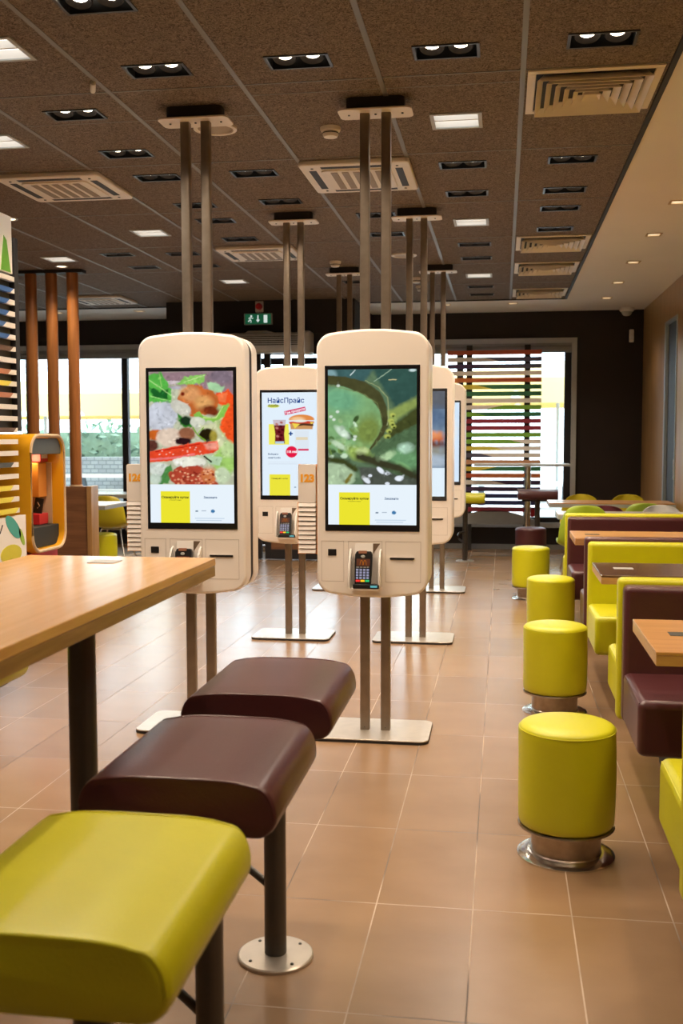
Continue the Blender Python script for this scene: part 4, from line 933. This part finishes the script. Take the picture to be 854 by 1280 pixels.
s3 = dup(sb, (-.582, 1.40, 0), 'lime green padded bar stool nearest the camera in the lower left', mats={'brown_leather': M['lime']})
s4 = dup(sb, (-1.595, 2.74, 0), 'lime green bar stool end showing beyond the high table at left edge', rotz=0, mats={'brown_leather': M['lime']})
# far high table and its stools
fh = thing('high_table', 'far high bar table seen edge-on at the slatted window', 'table', (.2, 12.33, 0))
finish('tabletop', B(-.52, .56, -.25, .25, 1.035, 1.06), M['lgrey'], fh, bevel=.003)
bm = new(); tube(bm, [(.09, 0, 0), (.09, 0, 1.035)], .037, 24); finish('leg', bm, M['chrome'], fh)
dup(sb, (.385, 11.72, 0), 'brown padded bar stool in front of the slatted window', rotz=PI/2).scale = (1, 1, 1.05)
dup(sb, (-.40, 11.6, 0), 'lime bar stool end peeping out beside the farthest kiosk', rotz=PI/2, mats={'brown_leather': M['lime']})

# ------------------------------------------------------------------ ottomans
def ottoman():
    t = thing('round_ottoman', '', 'ottoman', group='round ottomans along the booths')
    R = .157; bm = new()
    prof = [(0, .448), (R*.5, .447), (R*.86, .441), (R*.955, .434), (R*.985, .426), (R*.99, .42), (R, .416), (R*1.0, .36), (R*1.005, .25), (R*.995, .15), (R*.985, .115), (R*.95, .105), (0, .105)]
    lathe(bm, prof, 72)
    for v in bm.verts:
        if .12 < v.co.z < .425:
            a = math.atan2(v.co.y, v.co.x); w = .0018*math.sin(3*a+v.co.z*20)*math.sin(7*v.co.z*6+2*a); v.co.x *= 1+w/R; v.co.y *= 1+w/R
    c = finish('cushion', bm, M['lime'], t, subd=1, angle=60)
    bm = new(); tube(bm, [(R*.988*math.cos(2*PI*i/64), R*.988*math.sin(2*PI*i/64), .423) for i in range(65)], .0022, 6, caps=False); finish('piping', bm, M['lime'], c)
    bm = new(); lathe(bm, [(0, .108), (R*.99, .108), (R*1.0, .104), (R*.99, .100), (0, .100)], 60); finish('rim', bm, M['steel'], t)
    bm = new(); lathe(bm, [(.113, .100), (.113, .02), (.118, .014)], 60); finish('pedestal', bm, M['steel'], t)
    bm = new(); lathe(bm, [(0, .016), (.12, .016), (.146, .012), (.158, .006), (.158, 0), (0, 0)], 60); finish('base_disc', bm, M['chrome'], t)
    return t
ot = ottoman(); ot.location = (.217, 3.44, 0); ot['label'] = 'round lime green ottoman nearest the camera on chrome base'
dup(ot, (.268, 5.27, 0), 'round lime ottoman, second from the camera beside the booths', rotz=1.1)
dup(ot, (.325, 7.05, 0), 'round lime ottoman, third from the camera beside the booths', rotz=2.3)
dup(ot, (.245, 8.98, 0), 'farthest round lime ottoman, before the brown one', rotz=.7)
dup(ot, (.295, 10.9, 0), 'round brown ottoman at the far end under the bar stool', rotz=.3, mats={'lime_leather': M['brown']})
dup(ot, (-3.86, 9.7, 0), 'lime ottoman under the pale tables at far left', rotz=.3)

# ------------------------------------------------------------------ booth benches
BX0, BX1 = .465, 1.625
def booth(y, near, far_, label, near_seat=True):
    """double-sided bench: y = near face of the near back cushion"""
    t = thing('booth_bench', label, 'bench', (0, y, 0), group='double sided booth benches')
    finish('backrest', B(BX0+.004, BX1, 0, .085, .26, .795), M[near], t, bevel=.022, seg=4)['label'] = ('brown' if near == 'brown' else 'lime green')+' near-side backrest'
    finish('backrest', B(BX0-.010, BX1, .085, .16, .25, .815), M[far_], t, bevel=.020, seg=4)['label'] = ('brown' if far_ == 'brown' else 'lime green')+' far-side backrest'
    for k_, (m, y0, y1) in enumerate(((near, -.46, .01), (far_, .15, .60))):
        s = finish('seat', B(BX0+.004, BX1, y0, y1, .265, .462), M[m], t, bevel=.026, seg=4); s['label'] = ('brown' if m == 'brown' else 'lime green')+(' near-side seat' if k_ == 0 else ' far-side seat')
        bm = new(); yy = y0+.008 if k_ == 0 else y1-.008
        tube(bm, [(BX0+.02, yy, .448), (BX1-.03, yy, .448)], .003, 8); tube(bm, [(BX0+.010, y0+.02, .450), (BX0+.010, y1-.02, .450)], .003, 8); finish('piping', bm, M[m], s)
        for xx in (.78, 1.35):
            bm = new(); tube(bm, [(xx, (y0+y1)/2, .02), (xx, (y0+y1)/2, .27)], .028, 16); lathe(bm, [(0, 0), (.07, 0), (.07, .02), (0, .02)], 24, xx, (y0+y1)/2); finish('leg', bm, M['steel'], t)
    finish('underseat_shade', B(BX0+.20, BX1-.02, -.22, .38, .0, .27), M['blackm'], t)  # black block added to deepen the shade under the seats
    return t
booth(2.44, 'brown', 'lime', 'booth bench at the right edge, lime seat corner nearest the camera').location.x = -.02
booth(4.12, 'brown', 'lime', 'booth bench with brown near side and lime rear behind the oak table')
booth(5.83, 'lime', 'brown', 'booth bench with lime green near side behind the dark tabletop')
booth(7.66, 'brown', 'lime', 'farthest booth bench, brown near side with lime top edge')
def booth_table(y0, y1, m, edge, label, x0=.447, x1=1.6, z=.745):
    t = thing('booth_table', label, 'table', ((x0+x1)/2, (y0+y1)/2, 0), group='tables between the booths')
    a, b = (x1-x0)/2, (y1-y0)/2
    top = finish('tabletop', B(-a, a, -b, b, z-.010, z), M[m], t, bevel=.002)
    finish('edge_band', B(-a+.0005, a-.0005, -b+.0005, b-.0005, z-.042, z-.010), M[edge], t, bevel=.002)
    bm = new(); tube(bm, [(0, 0, .01), (0, 0, z-.04)], .035, 20); finish('leg', bm, M['steel'], t)
    bm = new(); lathe(bm, [(0, 0), (.2, 0), (.2, .01), (.04, .02), (0, .02)], 36); finish('foot', bm, M['steel'], t)
    finish('number_plaque', B(-a+.08, -a+.17, -.02, .045, z, z+.0015), M['dgrey'] if m != 'walnut' else M['lgrey'], t)
    return t
M['oakedge2'] = wood('oak_edge_warm', (.45, .24, .09), (.55, .31, .12), 'X', 5.0, .4, .1)
booth_table(3.12, 3.68, 'oakx', 'oakedge2', 'oak booth table nearest the camera with small dark plaque')
booth_table(4.84, 5.33, 'walnut', 'oakedge2', 'dark wood booth table with pale edge in front of the lime backrest')
booth_table(6.58, 7.12, 'oakx', 'oakedge2', 'orange oak booth table in front of the brown far booth')
booth_table(8.62, 9.02, 'palewood', 'lgrey', 'pale table just beyond the farthest booth bench')
booth_table(10.1, 10.6, 'oakx', 'lgrey', 'wide oak table with chairs around it in the far right corner', x0=.44)
booth_table(9.24, 9.86, 'palewood', 'grey', 'pale tabletop by the half wall at far left', x0=-4.9, x1=-3.63)
booth_table(11.05, 11.6, 'palewood', 'lgrey', 'pale table near the left window behind the yellow chair', x0=-5.2, x1=-3.95)

# ------------------------------------------------------------------ shell chairs
def shell_chair():
    t = thing('shell_chair', '', 'chair', group='moulded shell chairs')
    prof = [(.22, .435, .17), (.20, .45, .195), (.12, .452, .21), (.0, .44, .215), (-.10, .435, .215), (-.17, .455, .215), (-.205, .50, .212), (-.225, .58, .205), (-.24, .66, .19), (-.252, .73, .165), (-.258, .765, .135), (-.259, .782, .09)]
    bm = new(); R = []
    nu = 12
    for (y, z, w) in prof:
        row = []
        for i in range(nu+1):
            u = -1+2*i/nu; lift = .05*abs(u)**3
            back = max(0, (z-.45)/.33)
            row.append(bm.verts.new((u*w, y+back*.055*abs(u)**2.2, z+(lift if z < .5 else 0)*(1-back)-(.012*abs(u)**2 if z > .7 else 0))))
        R.append(row)
    for a, b in zip(R[:-1], R[1:]):
        for i in range(nu): bm.faces.new((a[i], a[i+1], b[i+1], b[i]))
    finish('shell', bm, M['yellow_plastic'], t, solid=.009, subd=1, angle=80)
    for sx in (-1, 1):
        for sy in (-1, 1):
            bm = new(); tube(bm, [(sx*.10, sy*.08, .43), (sx*.20, sy*.20, .005)], .009, 10); finish('leg', bm, M['chrome'], t)
    bm = new(); tube(bm, [(-.10, -.08, .425), (.10, -.08, .425), (.10, .08, .425), (-.10, .08, .425), (-.10, -.08, .425)], .008, 8); finish('under_frame', bm, M['chrome'], t)
    return t
ch = shell_chair(); YP = 'yellow_plastic'
ch.location = (.80, 10.78, 0); ch.rotation_euler = (0, 0, PI); ch['label'] = 'yellow shell chair behind the far oak table, left one'
dup(ch, (1.27, 10.80, 0), 'yellow shell chair behind the far oak table, right one', rotz=PI)
dup(ch, (.655, 8.74, 0), 'green shell chair back left of the maroon chair', rotz=0, mats={YP: M['green']}).scale = (1, 1, 1.06)
dup(ch, (1.25, 9.86, 0), 'green shell chair back behind the white chair', rotz=.05, mats={YP: M['green']}).scale = (1, 1, 1.0)
dup(ch, (.90, 9.23, 0), 'maroon shell chair between green and white chairs', rotz=PI, mats={YP: M['maroon']}).scale = (1, 1, .98)
dup(ch, (1.37, 9.23, 0), 'white shell chair at the far right by the wall', rotz=PI, mats={YP: M['white_plastic']}).scale = (1, 1, .99)
dup(ch, (-4.0, 10.42, 0), 'yellow shell chair at the pale tables by the left window', rotz=0)

# ------------------------------------------------------------------ left side: half wall, columns, slat wall, pod
hw = thing('half_wall', 'low wooden half wall carrying the round wooden columns', 'partition', (0, 0, 0))
finish('panel', B(-6.2, -3.70, 9.0, 9.13, 0, .93), M['hwood'], hw, bevel=.003)
finish('end_post', B(-3.70, -3.655, 8.98, 9.15, 0, .935), M['wallwood'], hw, bevel=.003)
finish('skirting', B(-6.2, -3.70, 8.985, 9.0, 0, .08), M['grey'], hw)
for i, x in enumerate((-3.83, -4.03, -4.225)):
    c = thing('wooden_column', ['round wooden column on the half wall, right one', 'round wooden column on the half wall, middle one', 'round wooden column on the half wall, left one'][i], 'column', (x, 9.065, .93), group='round wooden columns')
    bm = new(); lathe(bm, [(0, 0), (.052, 0), (.052, CZ-.93-.03), (0, CZ-.93-.03)], 36); finish('shaft', bm, M['colwood'], c)
    bm = new(); lathe(bm, [(0, .0), (.058, 0), (.058, .012), (.052, .014)], 36); finish('collar', bm, M['tan'], c)
tr = finish('ceiling_track', B(-4.6, -3.72, 9.01, 9.12, CZ-.03, CZ), M['blackm'], bevel=.003); tag(tr, 'black track on the ceiling holding the wooden columns', 'track')
for x, y, l in ((-3.36, 6.9, 'small round spotlight in ceiling above the slat wall'), (-3.84, 8.86, 'small round spotlight in ceiling above the right wooden column')):
    t = thing('round_downlight', l, 'ceiling light', (x, y, CZ), group='round downlights')
    bm = new(); lathe(bm, [(.04, -.004), (.055, -.006), (.058, 0)], 32); finish('rim', bm, M['lgrey'], t)
    bm = new(); lathe(bm, [(0, -.002), (.042, -.002), (.042, -.001), (0, -.001)], 32); finish('bulb', bm, M['smallbulb'], t)
    spot((x, y, CZ-.02), power=25, size=80, color=(1, .8, .5))
# slat wall running along Y at X = SX
SX = -2.56
sw = thing('slat_wall', 'tall slatted partition with coloured white slats at the left edge', 'partition', (SX, 0, 0))
finish('backing_panel', B(-.05, -.02, 4.1, 5.28, 1.42, 2.42), mat('olive_panel', (.05, .045, .025), .5), sw)
finish('corner_post', B(-.05, .012, 5.275, 5.32, 1.405, 2.42), M['blackm'], sw, bevel=.003)
finish('edge_post', B(-.10, -.05, 5.30, 5.345, 1.42, 2.1), M['lgrey'], sw, bevel=.004)
wm = mat('slat_white', (.72, .68, .62), .45); bl = mat('slat_blue', (.035, .11, .32), .45); yl = mat('slat_yellow', (.72, .62, .05), .45); br_ = mat('slat_brown', (.12, .06, .03), .5); oc = mat('slat_terracotta', (.42, .16, .07), .45)
pal = [wm, bl, bl, bl, bl, bl, br_, wm, oc, yl, oc, wm, wm, br_, wm, wm, dgm := M['dgrey'], wm, yl, yl, yl, oc, wm]
zt = 2.20; n = 21
for i in range(n):
    z = zt-(zt-.985)*i/(n-1); m2 = pal[i % len(pal)]
    bm = new(); h = .0125; y0, y1 = 4.1, 5.27; ya = 5.20+random.uniform(-.05, .05); tl = .02
    prism(bm, [(y0, z-h), (ya-tl, z-h), (ya+tl, z+h), (y0, z+h)], 'X', -.012, .012, 1)
    prism(bm, [(ya-tl, z-h), (y1, z-h), (y1, z+h), (ya+tl, z+h)], 'X', -.012, .012, 0)
    finish('slat', bm, [wm, m2], sw, smooth=False)
finish('top_panel', B(-.02, .012, 4.1, 5.25, 2.225, 2.52), M['white'], sw)
bm = new(); prism(bm, [(5.12, 2.23), (5.23, 2.23), (5.19, 2.39), (5.16, 2.41)], 'X', .012, .014); finish('leaf_print', bm, mat('print_green', (.12, .35, .03), .5), sw, smooth=False)
bm = new(); prism(bm, [(4.94, 2.23), (4.98, 2.23), (5.09, 2.335), (5.05, 2.345)], 'X', .012, .014); finish('stripe_print', bm, M['red'], sw, smooth=False)
lp = finish('lower_panel', B(-.02, .012, 4.1, 5.34, .42, .955), M['white'], sw)
finish('support_post', B(-.05, -.02, 4.1, 4.3, .0, 2.52), M['blackm'], sw)
def leaf(y, z, a, L, w, m):
    bm = new(); pts = []
    for i in range(20):
        t = 2*PI*i/20; u = L*math.cos(t); v = w*math.sin(t); pts.append((y+u*math.cos(a)-v*math.sin(a), z+u*math.sin(a)+v*math.cos(a)))
    prism(bm, pts, 'X', .012, .0135); finish('leaf_print', bm, m, lp, smooth=False)
teal = mat('print_teal', (.05, .32, .27), .5); lg2 = mat('print_green2', (.25, .42, .03), .5); yg = mat('print_yellow', (.55, .50, .03), .5)
leaf(5.19, .90, -.6, .10, .04, teal); leaf(5.285, .84, -1.0, .055, .02, lg2); leaf(5.16, .76, .0, .12, .05, yg); leaf(5.14, .66, 1.3, .08, .03, lg2); leaf(5.12, .60, .3, .11, .05, teal)
bm = new(); tube(bm, [(.0135, 4.98, .86), (.0135, 5.04, .88), (.0135, 5.07, .92)], .003, 6); finish('line_print', bm, M['black'], lp)
# yellow display pod opening towards the aisle
PX0, PX1, PY0, PY1, PZ0, PZ1 = -3.15, -2.555, 5.42, 5.88, .725, 1.392
pod = thing('display_pod', 'yellow rounded display pod with tan rim and warm light inside', 'display case', (PX0, PY0, 0))
def prr(off): return rrect(PY0-PY0+off, PY1-PY0-off, PZ0+off, PZ1-off, .10-off*.6, 8)
bm = new(); o1 = prr(0); i1 = prr(.022); D = PX1-PX0
def loop(pts, x): return [bm.verts.new((x, a, b)) for a, b in pts]
a = loop(o1, 0); b = loop(o1, D); c = loop(i1, D); d = loop(i1, .03)
N = len(o1)
for i in range(N):
    j = (i+1) % N
    bm.faces.new((a[i], a[j], b[j], b[i])); f = bm.faces.new((b[i], b[j], c[j], c[i])); bm.faces.new((c[i], c[j], d[j], d[i]))
bm.faces.new(a); bm.faces.new(d)
finish('pod_shell', bm, M['yel'], pod, angle=40)
bm = new(); tube(bm, [(D, p[0], p[1]) for p in prr(.010)]+[(D, prr(.010)[0][0], prr(.010)[0][1])], .0095, 8, caps=False); finish('rim', bm, M['tan'], pod)
hy = PY1-PY0
bm = new(); prism(bm, [(.03, PZ1-.115), (hy-.03, PZ1-.115), (hy-.03, PZ1-.07), (hy-.07, PZ1-.026), (.07, PZ1-.026), (.03, PZ1-.07)], 'X', D-.06, D-.01); finish('top_fascia', bm, M['dgrey'], pod, bevel=.003)
bm = new(); prism(bm, [(.07, PZ0+.025), (hy-.07, PZ0+.025), (hy-.03, PZ0+.07), (hy-.03, PZ0+.14), (.03, PZ0+.14), (.03, PZ0+.07)], 'X', D-.56, D-.03); finish('bottom_tray', bm, mat('pod_black', (.012, .014, .012), .7), pod, bevel=.003)
finish('shelf_unit', B(D-.20, D-.10, hy-.14, hy-.03, PZ0+.30, PZ0+.50), mat('shelf_orange', (.75, .30, .05), .4), pod, bevel=.004)
finish('side_board', B(D-.21, D-.07, hy-.03, hy-.023, PZ0+.14, PZ0+.50), M['tan'], pod, bevel=.002)
finish('header_card', B(D-.20, D-.09, hy-.13, hy-.03, PZ0+.505, PZ0+.58), M['red'], pod, bevel=.002)
finish('header_strip', B(D-.09, D-.088, hy-.12, hy-.04, PZ0+.525, PZ0+.56), M['white'], pod)
finish('red_box', B(D-.20, D-.09, hy-.16, hy-.04, PZ0+.142, PZ0+.205), M['red'], pod, bevel=.003)
l = bpy.data.lights.new('pod_lamp', 'POINT'); l.energy = .9; l.color = (1, .72, .35); l.shadow_soft_size = .03; lo = bpy.data.objects.new('pod_lamp', l); lo.location = (PX1-.14, PY0+.28, PZ1-.14); COL.objects.link(lo)
bc = thing('menu_card', 'small dark card leaning upright inside the yellow pod', 'card', (PX0+.475, PY0+.34, PZ0+.206), rotz=.0)
finish('card', B(-.026, .026, -.004, .004, 0, .09), M['black'], bc, rot=(0, .18, 0), bevel=.001)
bm = new(); tube(bm, [(-.008, -.005, .065), (.008, -.005, .045), (-.004, -.005, .03)], .003, 8); finish('card_print', bm, M['tan'], bc, rot=(0, .18, 0))
finish('red_base', B(.02, D-.04, .03, hy-.03, .45, PZ0-.002), M['red'], pod, bevel=.006)
finish('support_post', B(.0, .07, .05, hy-.05, 0, .45), M['blackm'], pod)
print('objects', len(bpy.data.objects))
